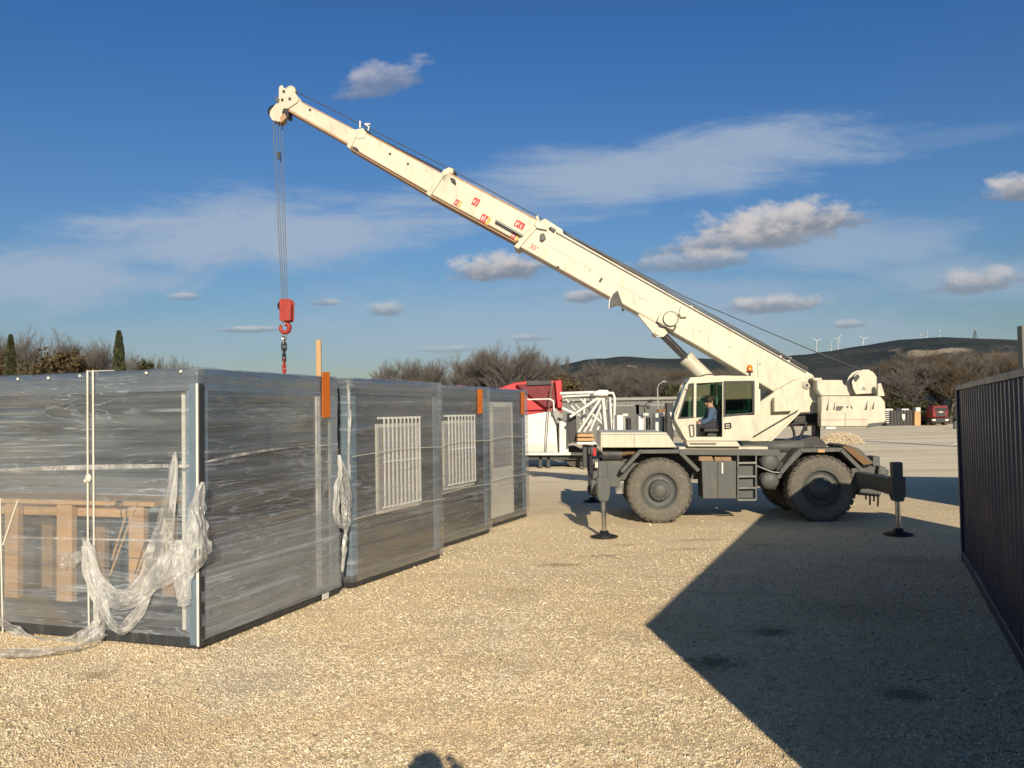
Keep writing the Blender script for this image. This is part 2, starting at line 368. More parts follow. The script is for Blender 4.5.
s2 = N(nt, 'ShaderNodeSeparateColor'); L(nt, v2.outputs['Color'], s2.inputs[0])
fine = noise(nt, co, 90, 4, .7); mid = noise(nt, co, 2.2, 8, .65); big = noise(nt, co, .33, 5, .6); clod = noise(nt, co, 11, 6, .75)
track = noise(nt, mapped(nt, co, (.5, 2.6, 1), rot=(0, 0, R(-20))), .5, 6, .65)
stone = ramp(nt, s1.outputs[0], [(0, (.52, .40, .24)), (.25, (.80, .65, .42)), (.6, (.90, .75, .50)), (.86, (.95, .82, .58)), (1, (.98, .89, .70))])
sand = ramp(nt, mid, [(.3, (.76, .60, .38)), (.5, (.88, .72, .46)), (.7, (.95, .80, .54))])
c = mixc(nt, smooth(nt, clod, .42, .6, .25, .85), sand, stone)
c = mixc(nt, smooth(nt, s2.outputs[1], .93, .97), c, (.86, .68, .42))
c = mixc(nt, smooth(nt, fine, .60, .74, 0, .5), c, (.36, .26, .14))
c = mixc(nt, smooth(nt, big, .45, .68, 0, .30), c, (.66, .50, .28))
c = mixc(nt, smooth(nt, track, .54, .72, 0, .34), c, (.60, .47, .29))
_sp = N(nt, 'ShaderNodeSeparateXYZ'); L(nt, co, _sp.inputs[0])
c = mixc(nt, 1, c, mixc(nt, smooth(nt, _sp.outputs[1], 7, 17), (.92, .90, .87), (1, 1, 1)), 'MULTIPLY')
c = mixc(nt, smooth(nt, noise(nt, mapped(nt, co, (1, .6, 1), rot=(0, 0, R(25))), .55, 7, .7), .52, .66, 0, .4), c, (.66, .58, .46))
# the yard farther off is paler and smoother
sp = N(nt, 'ShaderNodeSeparateXYZ'); L(nt, co, sp.inputs[0])
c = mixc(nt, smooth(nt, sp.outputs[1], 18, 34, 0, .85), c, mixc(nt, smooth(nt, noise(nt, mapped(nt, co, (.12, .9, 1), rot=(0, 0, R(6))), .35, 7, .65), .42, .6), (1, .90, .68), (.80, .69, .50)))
# damp stains on the gravel
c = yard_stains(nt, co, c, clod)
# scrub beyond the yard
c = mixc(nt, smooth(nt, math_(nt, 'ADD', sp.outputs[1], math_(nt, 'MULTIPLY', mid, 3)), 104, 108), c, ramp(nt, noise(nt, co, .05, 6, .7), [(.3, (.07, .065, .035)), (.7, (.16, .13, .075))]))
L(nt, c, p.inputs['Base Color'])
hgt = math_(nt, 'ADD', math_(nt, 'MULTIPLY', math_(nt, 'SUBTRACT', 1, v1.outputs['Distance']), .0045), math_(nt, 'ADD', math_(nt, 'MULTIPLY', clod, .006), math_(nt, 'MULTIPLY', fine, .0015)))
bp = N(nt, 'ShaderNodeBump', Strength=.55, Distance=1.0); L(nt, hgt, bp.inputs['Height']); L(nt, bp.outputs[0], p.inputs['Normal'])
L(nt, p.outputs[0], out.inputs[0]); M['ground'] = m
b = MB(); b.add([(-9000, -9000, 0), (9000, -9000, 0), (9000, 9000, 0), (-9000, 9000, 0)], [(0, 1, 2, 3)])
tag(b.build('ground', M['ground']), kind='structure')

# loose stones on the near ground: nobody could count them
m, nt, out = newmat('loose_stones'); co = worldco(nt)
p = N(nt, 'ShaderNodeBsdfPrincipled', Roughness=.9); p.inputs['Specular IOR Level'].default_value = .2
vo = N(nt, 'ShaderNodeTexVoronoi', Scale=30); L(nt, co, vo.inputs['Vector']); s = N(nt, 'ShaderNodeSeparateColor'); L(nt, vo.outputs['Color'], s.inputs[0])
c = ramp(nt, s.outputs[0], [(0, (.36, .29, .20)), (.2, (.66, .55, .38)), (.6, (.87, .75, .53)), (.88, (.95, .84, .63)), (1, (.95, .88, .73))])
c = mixc(nt, smooth(nt, noise(nt, co, .6, 6, .65), .45, .62, 0, .65), c, (.70, .54, .33))
c = mixc(nt, smooth(nt, noise(nt, mapped(nt, co, (1, .6, 1), rot=(0, 0, R(25))), .55, 7, .7), .50, .64, 0, .55), c, (.66, .60, .50))
c = mixc(nt, smooth(nt, noise(nt, mapped(nt, co, (.5, 2.6, 1), rot=(0, 0, R(-20))), .5, 6, .65), .54, .68, 0, .5), c, (.50, .40, .27))
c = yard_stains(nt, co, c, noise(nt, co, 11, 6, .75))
L(nt, c, p.inputs['Base Color']); L(nt, p.outputs[0], out.inputs[0]); M['stones'] = m
def stones(n, dmin, dmax, name):
    d = dmin*(dmax/dmin)**np.random.rand(n)**1.15
    a = (np.random.rand(n)-.5)*1.36; x = a*d*1.0; y = d
    # clumped density
    fade = np.clip((18.5-y)/10.5, 0, 1)**1.3*.9+.02
    keep = (np.random.rand(n) < fade) & ((np.sin(x*3.1+1.3*np.sin(y*2.3))+np.sin(y*4.7+x*1.9)+np.random.rand(n)*3.4) > -.2)
    x, y = x[keep], y[keep]; n = len(x)
    r = (.0044+.0085*np.random.rand(n)**2+.012*(np.random.rand(n) > .993))*.86*(y/6.5)**.3
    base = np.array([(1, 0, 0), (0, 1, 0), (-1, 0, 0), (0, -1, 0), (0, 0, 1), (0, 0, -1)], float)
    v = base[None]*(.6+.8*np.random.rand(n, 6, 1))+.25*np.random.randn(n, 6, 3)
    v[:, :, 2] *= .75
    th = np.random.rand(n)*6.28; cs, sn = np.cos(th), np.sin(th)
    vx = v[:, :, 0]*cs[:, None]-v[:, :, 1]*sn[:, None]; vy = v[:, :, 0]*sn[:, None]+v[:, :, 1]*cs[:, None]
    P = np.stack([vx*r[:, None]+x[:, None], vy*r[:, None]+y[:, None], v[:, :, 2]*r[:, None]+r[:, None]*.25], 2).reshape(-1, 3)
    f = np.array([(0, 1, 4), (1, 2, 4), (2, 3, 4), (3, 0, 4), (1, 0, 5), (2, 1, 5), (3, 2, 5), (0, 3, 5)])
    Fa = (f[None]+6*np.arange(n)[:, None, None]).reshape(-1)
    me = bpy.data.meshes.new(name); me.vertices.add(len(P)); me.vertices.foreach_set('co', P.reshape(-1))
    nf = len(Fa)//3; me.loops.add(len(Fa)); me.loops.foreach_set('vertex_index', Fa.astype(np.int32))
    me.polygons.add(nf); me.polygons.foreach_set('loop_start', np.arange(0, nf*3, 3, dtype=np.int32)); me.polygons.foreach_set('loop_total', np.full(nf, 3, np.int32))
    me.update(calc_edges=True); me.materials.append(M['stones'])
    o = bpy.data.objects.new(name, me); COL.objects.link(o); return o
tag(stones(480000, 4.6, 20, 'gravel'), 'loose pale limestone gravel strewn over the tan yard', 'gravel', kind='stuff')

# ------------------------------------------------------------------ hills
m, nt, out = newmat('wooded_hillside'); co = worldco(nt)
d = N(nt, 'ShaderNodeBsdfDiffuse')
n1 = noise(nt, co, .004, 8, .7); n2 = noise(nt, co, .03, 6, .75)
c = ramp(nt, n1, [(.36, (.024, .034, .034)), (.5, (.040, .048, .042)), (.6, (.066, .062, .05)), (.72, (.11, .09, .065))])
c = mixc(nt, smooth(nt, n2, .46, .62, 0, .75), c, (.026, .032, .028))
n3 = noise(nt, mapped(nt, co, (1, .25, 1)), .02, 5, .7)
n5 = noise(nt, co, .11, 4, .8)
c = mixc(nt, smooth(nt, n5, .50, .60, 0, .7), c, (.020, .026, .024))
c = mixc(nt, smooth(nt, n5, .30, .42, .55, 0), c, (.12, .11, .085))
c = mixc(nt, smooth(nt, n3, .60, .68, 0, .5), c, (.30, .27, .22))
def uvmask(px, py, rx, ry, ang, Y):
    g = at(px, py, Y)
    mm = mapped(nt, nt_uv, (rx/F, ry/F, 1), (g.x/g.y, (g.z-2.3)/g.y, 0), (0, 0, R(ang)), 'TEXTURE')
    return mm
# a bare quarry cut across the slope on the right
QNODE = (nt, c, d, out)
M['hill'] = m
ridge = [(-400, 424), (300, 416), (430, 402), (500, 385), (540, 373), (560, 367), (590, 359), (622, 356), (660, 358), (705, 358), (750, 363), (790, 357), (830, 351), (870, 345), (900, 340), (940, 337.5), (985, 338.5), (1024, 340), (1100, 345), (1300, 372), (1600, 400)]
us = [r_[0] for r_ in ridge]; ths = [math.atan2(ray(*r_).x, ray(*r_).y) for r_ in ridge]
els = [max(0.001, ray(*r_).z/math.hypot(ray(*r_).x, ray(*r_).y)) for r_ in ridge]
from mathutils import noise as mn
Dp = 2400
def terrain(th, D):
    e = float(np.interp(th, ths, els)); top = e*Dp+2.3
    s_ = max(0, min(1, (D-420)/(Dp-420))); prof = s_**1.25
    if D > Dp: prof = max(0, 1-((D-Dp)/1200)**2)
    x, y = math.sin(th)*D, math.cos(th)*D
    nz = mn.fractal(Vector((x, y, 0))*.0026, 1.0, 2.0, 6)
    return top*prof+nz*46*min(1, prof*3)*(max(0, 1-prof))**.5*min(1, e*30)-.6
def on_hill(px, py):
    d = ray(px, py); th = math.atan2(d.x, d.y); hd_ = math.hypot(d.x, d.y)
    for D in range(400, 2500, 4):
        if terrain(th, D) > 2.3+d.z/hd_*D: return Vector((math.sin(th)*D, math.cos(th)*D, 0))
    return Vector((math.sin(th)*2300, math.cos(th)*2300, 0))
b = MB(); NA, NR = 300, 110
for j in range(NR):
    D = 300*(3600/300)**(j/(NR-1))
    for i in range(NA):
        th = ths[0]+(ths[-1]-ths[0])*i/(NA-1)
        b.v.append((math.sin(th)*D, math.cos(th)*D, terrain(th, D)))
b.f = [(j*NA+i, j*NA+i+1, (j+1)*NA+i+1, (j+1)*NA+i) for j in range(NR-1) for i in range(NA-1)]; b.sm = [True]*len(b.f)
nt, c, d, out = QNODE
# bare quarry cuts and tracks across the slope, and pale clearings
nq = noise(nt, co, .02, 6, .75)
for (xa, ya, xb, yb, wd_, s_) in ((898, 354.5, 972, 350.5, 9, .85), (925, 352, 958, 350.5, 10, .9), (878, 350, 902, 356, 3, .5), (985, 353, 1015, 357, 5, .4), (592, 372, 602, 370, 3, .5), (575, 378, 581, 377, 3, .5), (628, 367, 635, 366, 3, .5)):
    pa_, pb_ = on_hill(xa, ya), on_hill(xb, yb); mid_ = (pa_+pb_)/2; dd_ = pb_-pa_
    mm = mapped(nt, co, (dd_.length*.56, wd_*4.5, 4000), (mid_.x, mid_.y, 0), (0, 0, math.atan2(dd_.y, dd_.x)), 'TEXTURE'); ln = N(nt, 'ShaderNodeVectorMath', operation='LENGTH'); L(nt, mm, ln.inputs[0])
    qd = math_(nt, 'ADD', math_(nt, 'SUBTRACT', 1, ln.outputs['Value']), math_(nt, 'MULTIPLY', math_(nt, 'SUBTRACT', nq, .5), 1.8))
    c = mixc(nt, math_(nt, 'MULTIPLY', smooth(nt, qd, .1, .5), s_), c, (.62, .50, .34))
c = mixc(nt, .24, c, (.11, .15, .20))  # blue distance haze painted into the hillside colour
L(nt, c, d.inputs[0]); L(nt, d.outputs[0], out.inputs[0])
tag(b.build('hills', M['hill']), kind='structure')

# ------------------------------------------------------------------ wrapped site cabins
def film_sheet(nx, nz, func, amp=.006):
    b = MB(); 
    for j in range(nz+1):
        for i in range(nx+1): b.v.append(tuple(func(i/nx, j/nz)))
    b.f = [(j*(nx+1)+i, j*(nx+1)+i+1, (j+1)*(nx+1)+i+1, (j+1)*(nx+1)+i) for j in range(nz) for i in range(nx)]; b.sm = [True]*len(b.f)
    return b
HC = 2.80
# cabin frame: origin at the corner nearest the camera; +x runs away along the narrow end that faces right, +y runs left along the long side
class Cab:
    def __init__(s, name, label, corner, yaw, wid, leng):
        s.loc = Vector((corner[0], corner[1], 0)); s.yaw = R(90)-R(yaw); s.w = wid; s.l = leng
        s.t = thing(name, label, 'site cabin', s.loc, s.yaw, 'film-wrapped site cabins')
        s.inv = (Matrix.Translation(s.loc) @ Matrix.Rotation(s.yaw, 4, 'Z')).inverted()
        s.ax = Vector((math.cos(s.yaw), math.sin(s.yaw), 0)); s.ay = Vector((-math.sin(s.yaw), math.cos(s.yaw), 0))
    def end(s, px, py, off=0):            # local point on the right-hand end (y = -off)
        return s.inv @ onplane(px, py, s.loc-s.ay*off, s.ay)
    def side(s, px, py, off=0):           # local point on the long side (x = -off)
        return s.inv @ onplane(px, py, s.loc-s.ax*off, s.ax)
def cabin_frame(c, ends='open', mat=None):
    t, w_, l_ = c.t, c.w, c.l; A = M['anthracite']
    b = MB(); b.box((0, 0, .02), (w_, .12, .17)).box((0, l_-.12, .02), (w_, l_, .17)).box((0, .12, .02), (.12, l_-.12, .17)).box((w_-.12, .12, .02), (w_, l_-.12, .17))
    b.box((.12, .12, .10), (w_-.12, l_-.12, .15)); b.build('base_frame', M['base'], t, .006)
    b = MB(); b.box((0, 0, HC-.22), (w_, .1, HC)).box((0, l_-.1, HC-.22), (w_, l_, HC)).box((0, .1, HC-.22), (.1, l_-.1, HC)).box((w_-.1, .1, HC-.22), (w_, l_-.1, HC))
    b.box((.1, .1, HC-.08), (w_-.1, l_-.1, HC-.03)); b.build('roof', A, t, .006)
    for (x, y, sx, sy) in ((0, 0, 1, 1), (w_, 0, -1, 1), (0, l_, 1, -1), (w_, l_, -1, -1)):
        b = MB(); x0 = x+sx*.003; y0 = y+sy*.003
        b.box((x0, y0, .17), (x0+sx*.15, y0+sy*.035, HC-.22)).box((x0, y0+sy*.035, .17), (x0+sx*.035, y0+sy*.15, HC-.22)); b.build('corner_post', M['post'], t, .004)
def wrap(c, mat, sag=.0):
    w_, l_ = c.w, c.l; o = .012 if c is A1 else .058
    # a continuous skin round the cabin, rounded at the corners, drawn in over the roof edge
    per = []
    def seg(p, q, n):
        for i in range(n): per.append((p[0]+(q[0]-p[0])*i/n, p[1]+(q[1]-p[1])*i/n))
    r = .03
    seg((w_+o, l_*1.0+o), (w_+o, -o+r), 26); per.append((w_+o-r*.3, -o+r*.3)); seg((w_+o-r, -o), (-o+r, -o), 30); per.append((-o+r*.3, -o+r*.3)); seg((-o, -o+r), (-o, l_+o), 60); seg((-o, l_+o), (w_+o, l_+o), 24)
    b = MB(); n = len(per); zb_ = .13 if c is A1 else .10; zs = [zb_+(HC-zb_)*k/34 for k in range(35)]
    for k, z in enumerate(zs):
        for (x, y) in per:
            q = mn.fractal(Vector((x*1.1, y*1.1, z*5))+c.loc, 1, 2, 4)*.010
            edge = math.sin(math.pi*min(1, max(0, x/w_)))*.0 
            cx, cy = x-w_/2, y-l_/2; b.v.append((x+(q if abs(cx) > w_/2 else 0)*(1 if cx > 0 else -1)*1.0, y+(q if abs(cy) > l_/2 else 0)*(1 if cy > 0 else -1), z))
    for (f_, dz) in ((.985, .012), (.90, .018)):
        for (x, y) in per:
            b.v.append((w_/2+(x-w_/2)*f_, l_/2+(y-l_/2)*(1-(1-f_)*w_/l_), HC+dz+mn.noise(Vector((x*3, y*3, 0)))*.012))
    K = len(zs)+2
    for k in range(K-1):
        for i in range(n): b.f.append((k*n+i, k*n+(i+1) % n, (k+1)*n+(i+1) % n, (k+1)*n+i)); b.sm.append(True)
    return b.build('wrap_film', mat, c.t)

# the open-sided cabin in front
k1 = gnd(199, 651)
A1 = Cab('site_cabin', 'nearest film-wrapped cabin, open in front, torn film hanging off its corner', (k1.x, k1.y), 19, 2.66, 6.06)
cabin_frame(A1)
b = MB(); b.box((A1.w-.09, .16, .17), (A1.w-.04, A1.l-.16, HC-.22)); b.build('back_wall', M['interior'], A1.t)
b = MB(); b.box((.2, A1.l-.09, .17), (A1.w-.2, A1.l-.04, HC-.22)); b.build('end_wall', M['interior'], A1.t)
b = MB(); b.box((.13, .13, .152), (A1.w-.13, A1.l-.13, .172)); b.build('floor', M['interior'], A1.t)
b = MB(); b.box((.12, .12, HC-.26), (A1.w-.12, A1.l-.12, HC-.225)); b.build('ceiling', M['interior'], A1.t)
def strip_side(px0, py0, px1, py1, wd, off, name, mat, c=A1, th=.02):
    p0 = c.side(px0, py0, off); p1 = c.side(px1, py1, off)
    MB().tube([(p0.x, p0.y, p0.z), (p1.x, p1.y, p1.z)], wd, 8).build(name, mat, c.t)
# white profile standing inside the corner, door studs inside the right-hand end
p0 = A1.side(184.5, 392, -.10); p1 = A1.side(186.5, 633, -.10)
MB().box((p0.x-.02, p0.y-.022, p1.z), (p0.x+.02, p0.y+.022, p0.z)).build('white_profile', M['offwhite'], A1.t, .003)
for px, w2, mt_, off in ((317.5, .045, 'white', -.035), (329.5, .03, 'concrete', -.035), (250, .010, 'offwhite', -.25), (256, .010, 'offwhite', -.25), (312, .02, 'greysteel', -.9)):
    q0 = A1.end(px, 396, off); q1 = A1.end(px, 560, off)
    MB().box((q0.x-w2, q0.y-min(w2*.5, .012), .17), (q0.x+w2, q0.y+min(w2*.5, .012), HC-.25)).build('stud', M[mt_], A1.t, .003)
q0 = A1.end(230, 500, -.3); q1 = A1.end(338, 520, -.3)
MB().box((.16, .05, .17), (A1.w-.16, .062, HC-.22)).build('glazing', M['tint'], A1.t)
# ropes round the long side
for px in (87.5, 93):
    q0 = A1.side(px, 371, .035); q1 = A1.side(px+.5, 470 if px > 90 else 545, .03); q2 = A1.side(px+1.5, 628, .03)
    pts = [(.25, q0.y, HC+.03), (-.03, q0.y, HC+.015), tuple(q0), tuple(q1), tuple(q2)]
    MB().tube(pts, .0105, 8).build('strap_rope', M['offwhite'], A1.t)
q = A1.side(88.5, 478, .05); MB().ball(q, .035, 10, (.8, 1.1, 1.3)).ball(q+Vector((0, .04, -.03)), .022, 8).build('knot', M['offwhite'], A1.t)
for (a_, b_) in (((3, 640), (0, 498)), ((18, 500), (3, 545))):
    q0 = A1.side(*a_, .02); q1 = A1.side(*b_, .02); MB().tube([tuple(q0), tuple(q1)], .010, 6).build('strap_rope', M['offwhite'], A1.t)
for (a_, b_) in (((137, 503), (110, 575)), ((126, 515), (112, 560)), ((103, 598), (96, 620))):
    q0 = A1.side(*a_, -.12); q1 = A1.side(*b_, -.12); MB().tube([tuple(q0), tuple(q1)], .011, 6).build('strap_rope', M['wood'], A1.t)
for (px, py) in ((18, 378), (48.5, 377), (80, 375), (146.5, 372), (181, 370.5)):
    q = A1.side(px, py+1, .02); MB().lathe([(-.012, .001), (-.012, .014), (0, .016)], q, 10, 'x').build('rivet_cap', M['white'], A1.t)
MB().box((-.030, .006, .06), (-.022, .085, HC-.15)).build('corner_trim', M['post'], A1.t, .003)
MB().box((-.030, -.022, .05), (-.018, .004, HC-.15)).build('corner_highlight', M['white'], A1.t, .003)  # bright highlight down the corner post, drawn as a white strip
MB().box((-.016, -.030, .05), (.05, -.022, HC-.15)).build('corner_trim', M['base'], A1.t, .003)
wrap(A1, M['film'])
def flat_on_end(c, quad, off, name, mat, th=.006, bevel=.002):
    pts = [c.end(px, py, off) for px, py in quad]
    return MB().prism([(q.x, q.z) for q in pts], -off-th, -off).build(name, mat, c.t, bevel)
flat_on_end(A1, [(322, 372), (329.5, 372), (330, 417), (322, 418)], .02, 'orange_tape', M['orange'])
flat_on_end(A1, [(322, 594.5), (328.5, 592), (328.5, 598), (322, 600.5)], .02, 'paper_tag', M['white'])
# looser doubled film over the lower part of the right-hand end
pa = A1.end(203, 545, .03); pb = A1.end(338, 507, .03); p3 = A1.end(338, 590, .03)
def lf(u, v):
    x = .0+u*(A1.w); top = pa.z+(pb.z-pa.z)*u**.8+.02*math.sin(u*9); z = .1+(top-.1)*v
    return (x, -.03-.02*mn.noise(Vector((x*2, z*2.5, 1)))-.012*math.sin(z*26+x*5+u*7)*(.4+.6*mn.noise(Vector((x, z, 3)))), z)
film_sheet(60, 30, lf).build('loose_film', M['film_loose'], A1.t)
def lf2(u, v):
    x = .05+u*(A1.w-.1); z = 1.86+.1*u+.03*math.sin(u*4)+(v-.5)*(.02+.012*math.sin(u*7)); return (x, -.026-.006*math.sin(v*9), z)
film_sheet(40, 3, lf2).build('film_band', M['film_torn'], A1.t)
def lf3(u, v):
    y = -.02+u*3.5; z = 1.83+.02*math.sin(u*3)-.10*u+(v-.5)*(.022+.03*abs(math.sin(u*4))); return (-.026-.006*math.sin(v*9), y, z)
film_sheet(40, 3, lf3).build('film_band', M['film_torn'], A1.t)
def lf4(u, v):
    y = -.02+u*3.5; z = 1.08-.05*u+(v-.5)*.022; return (-.026, y, z)
film_sheet(40, 3, lf4).build('film_band', M['film_torn'], A1.t)

def ribbon(path, widths, pleats=6, depth=.05, seed=1, n=70, m_=22, crumple=.03, face='side'):
    """a hanging, pleated length of film through local points"""
    pts = [Vector(p) for p in path]; k = len(pts)-1
    def cr(t):
        i = min(k-1, int(t*k)); f_ = t*k-i
        P = [pts[max(0, i-1)], pts[i], pts[i+1], pts[min(k, i+2)]]
        return .5*((2*P[1])+(-P[0]+P[2])*f_+(2*P[0]-5*P[1]+4*P[2]-P[3])*f_*f_+(-P[0]+3*P[1]-3*P[2]+P[3])*f_**3)
    nrm = Vector((-1, 0, 0)) if face == 'side' else Vector((0, -1, 0)) if face == 'end' else Vector((-.7, -.7, 0))
    def fn(u, v):
        c_ = cr(u*.9999); tg = (cr(min(.9999, u+.01))-cr(max(0, u-.01))).normalized()
        sd_ = tg.cross(nrm).normalized()
        wd = float(np.interp(u, np.linspace(0, 1, len(widths)), widths))
        s_ = (v-.5)*wd
        ph = v*pleats*2*math.pi+seed+u*2.5
        q = mn.noise_vector(Vector((u*9+seed, v*5, seed)))*crumple
        return c_+sd_*s_+nrm*(depth*(.5+.5*math.sin(ph))*(.4+.6*min(1, wd/.12)))+q*min(1, wd/.1)
    return film_sheet(n, m_, fn)
S = lambda px, py, off=.05: A1.side(px, py, off)
ribbon([S(176, 452), S(172, 500), S(160, 560), S(140, 592), S(118, 598), S(100, 578), S(89, 545)], [.015, .16, .34, .24, .20, .17, .08], 3, .04, 1).build('torn_film', M['film_torn'], A1.t)
ribbon([S(86, 540), S(90, 575), S(100, 600), S(120, 628), S(140, 612), S(152, 585), S(178, 560), S(183, 545)], [.07, .17, .15, .12, .12, .18, .34, .2], 3, .035, 5).build('torn_film', M['film_torn'], A1.t)
ribbon([S(90, 545), S(96, 580), S(102, 605), S(100, 625), S(96, 640)], [.12, .20, .15, .16, .16], 4, .045, 9).build('torn_film', M['film_torn'], A1.t)
ribbon([S(88, 552), S(74, 560), S(66, 562), S(60, 563)], [.08, .14, .18, .05], 3, .03, 3, 30, 14).build('torn_film', M['film_torn'], A1.t)
ribbon([S(181, 540), S(184, 570), S(186, 600), S(187, 606)], [.34, .28, .14, .03], 4, .03, 12, 40, 16).build('torn_film', M['film_torn'], A1.t)
ribbon([S(100, 625, .08), S(75, 640, .1), S(45, 642, .1), S(15, 630, .1), S(-10, 615, .1)], [.16, .11, .12, .11, .09], 3, .03, 7).build('torn_film', M['film_torn'], A1.t)
E_ = lambda px, py, off=.06: A1.end(px, py, off)
ribbon([S(201, 482, .1), S(196, 510, .1), S(199, 535, .12), S(203, 552, .1), S(192, 572, .08)], [.02, .20, .18, .24, .05], 3, .05, 21, 60, 18, .04, 'end').build('torn_film', M['film_torn'], A1.t)
ribbon([S(200, 485, .06), S(194, 525, .08), S(190, 560, .08), S(193, 578, .06)], [.03, .16, .13, .04], 3, .04, 25, 50, 16, .04).build('torn_film', M['film_torn'], A1.t)
ribbon([E_(338, 455), E_(341, 478), E_(345, 500), E_(343, 522), E_(336, 520), E_(333, 500), E_(337, 478)], [.03, .20, .22, .16, .12, .12, .05], 3, .06, 31, 70, 16, .03, 'end').build('torn_film', M['film_torn'], A1.t)
ribbon([E_(341, 500), E_(345, 530), E_(343, 552), E_(341, 572)], [.1, .09, .06, .02], 3, .05, 35, 40, 12, .03, 'end').build('torn_film', M['film_torn'], A1.t)
# a length of film lying on the gravel
g0, g1, g2, g3 = [A1.inv @ gnd(*p_) for p_ in ((103, 643), (80, 655), (40, 660), (-25, 661))]
for q in (g0, g1, g2, g3): q.z = .03
def gl(u, v):
    P = [g0, g1, g2, g3]; i = min(2, int(u*3)); f_ = u*3-i; c_ = P[i].lerp(P[i+1], f_)
    return c_+Vector((-(v-.5)*.26+.03*mn.noise(Vector((u*8, v*3, 0))), 0, .028+.03*abs(math.sin(v*9+u*6))+.02*mn.noise(Vector((u*12, v*6, 2)))))
film_sheet(60, 14, gl).build('torn_film', M['film_torn'], A1.t)

# timber frame standing in the front cabin
def inner(px, py, off): return A1.side(px, py, -off)
tf = thing('timber_trestle', 'rough timber trestle table inside the front wrapped cabin', 'trestle', A1.loc, A1.yaw)
q0 = inner(-140, 497, 1.0); q1 = inner(170, 500, 1.0); ztop = q1.z
MB().box((.75, q1.y, ztop-.05), (1.45, q0.y, ztop+.0)).build('tabletop', M['wood'], tf, .004)
for px, ww in ((-60, 15), (11, 13), (64, 15), (136, 15)):
    a_ = inner(px-ww/2, 550, .78); b2 = inner(px+ww/2, 550, .78)
    MB().box((.78, b2.y, .17), (.86, a_.y, ztop-.052)).build('leg', M['wood'], tf, .004)
    MB().box((1.32, b2.y+.05, .17), (1.40, a_.y+.05, ztop-.052)).build('leg', M['oldwood'], tf, .004)
MB().box((.87, q1.y+.2, ztop-.2), (.91, q0.y, ztop-.056)).build('apron', M['wood'], tf, .004)
bx_ = thing('packed_bundle', 'grey wrapped bundle lying on the cabin floor behind the trestle', 'bundle', A1.loc, A1.yaw)
a_ = inner(60, 480, 1.6); b2 = inner(150, 480, 1.6)
MB().box((1.5, b2.y, .173), (2.2, a_.y+1.5, 1.05)).build('bundle_core', M['panel'], bx_, .05)
MB().box((1.48, b2.y+.3, .173), (2.22, b2.y+.36, 1.07)).build('bundle_band', M['black'], bx_)
# timber post sticking up behind the cabin
pp = onplane(319, 360, A1.loc+A1.ax*(A1.w+.12), A1.ax)
tz = onplane(319.5, 340, A1.loc+A1.ax*(A1.w+.12), A1.ax).z
b = MB().box((pp.x-.035, pp.y-.02, 0), (pp.x+.03, pp.y+.02, tz)); tp = b.build('timber_post', M['wood'], None, .004)
tag(tp, 'pale timber batten rising upright behind the front wrapped cabin', 'timber post')

# three closed cabins behind it
def closed(far, yaw, label, window, tape, door=False, seed=0):
    a = Vector((math.sin(R(yaw)), math.cos(R(yaw)), 0)); f_ = gnd(*far); k = f_-a*2.44
    c = Cab('site_cabin', label, (k.x, k.y), yaw, 2.44, 6.06)
    cabin_frame(c)
    b = MB(); b.box((.15, .02, .17), (2.29, .07, HC-.22))
    b.build('end_wall', M['panel'], c.t)
    b = MB(); b.box((.02, .15, .17), (.07, 5.9, HC-.22)); b.build('side_wall', M['panel'], c.t)
    b = MB(); b.box((2.37, .15, .17), (2.42, 5.9, HC-.22)); b.build('back_wall', M['panel'], c.t)
    return c
def window_guard(c, q, nb):
    (x0, y0), (x1, y1) = q
    a_ = c.end(x0, y0); b_ = c.end(x1, y1); xa, xb = a_.x, b_.x; zt, zb = a_.z, b_.z
    fr = MB(); t_ = .045
    fr.box((xa-.13, -.004, zb-.07), (xb+.02, .02, zt-.10)); o = fr.build('window', M['offwhite'], c.t, .004)
    gl_ = MB(); gl_.box((xa-.08, -.007, zb-.02), (xb-.04, -.0045, zt-.15)); gl_.build('pane', M['palegl'], o)
    g = MB(); g.box((xa-.14, -.036, zt-.03), (xb+.03, -.024, zt)); g.box((xa-.02, -.036, zb), (xb+.03, -.024, zb+.03)); g.box((xa, -.034, (zt+zb)/2), (xb, -.026, (zt+zb)/2+.02))
    for i in range(nb):
        x = xa+.02+(xb-xa-.04)*i/(nb-1); g.box((x-.018, -.047, zb), (x+.018, -.037, zt))
    g.build('window_guard', M['brightw'], c.t, .002)
C2 = closed((440.2, 558.6), 23.5, 'film-wrapped grey cabin second from the camera, its barred window the larger of the two', None, None)
window_guard(C2, ((381, 417), (419, 501)), 10)
C3 = closed((489.3, 533.3), 23.5, 'film-wrapped grey cabin third from the camera, with a barred window and an orange strip', None, None)
window_guard(C3, ((446, 415), (474, 481)), 9)
flat_on_end(C3, [(477.5, 389), (482.3, 389), (482.3, 413), (477.5, 414)], .075, 'orange_tape', M['orange'])
C4 = closed((526.8, 517), 23.5, 'film-wrapped cabin at the far end of the row, with a pale glazed door', None, None)
qa = C4.end(490, 402); qb = C4.end(514, 512)
d_ = MB().box((qa.x, -.008, qb.z), (qb.x, .02, qa.z)).build('door', M['offwhite'], C4.t, .004, )
MB().box((qa.x+.1, -.013, qb.z+1.0), (qb.x-.1, -.009, qa.z-.1)).build('pane', M['palegl'], d_)
flat_on_end(C4, [(521, 391.5), (524, 391.5), (524, 414), (521, 414.5)], .075, 'orange_tape', M['orange'])
for c in (C2, C3, C4):
    wrap(c, M['film2'])
    for z in (1.78, .95):
        MB().tube([(-.07, -.075, z-.02), (1.2, -.075, z+.03), (2.5, -.075, z)], .005, 6).build('strap_rope', M['offwhite'], c.t)
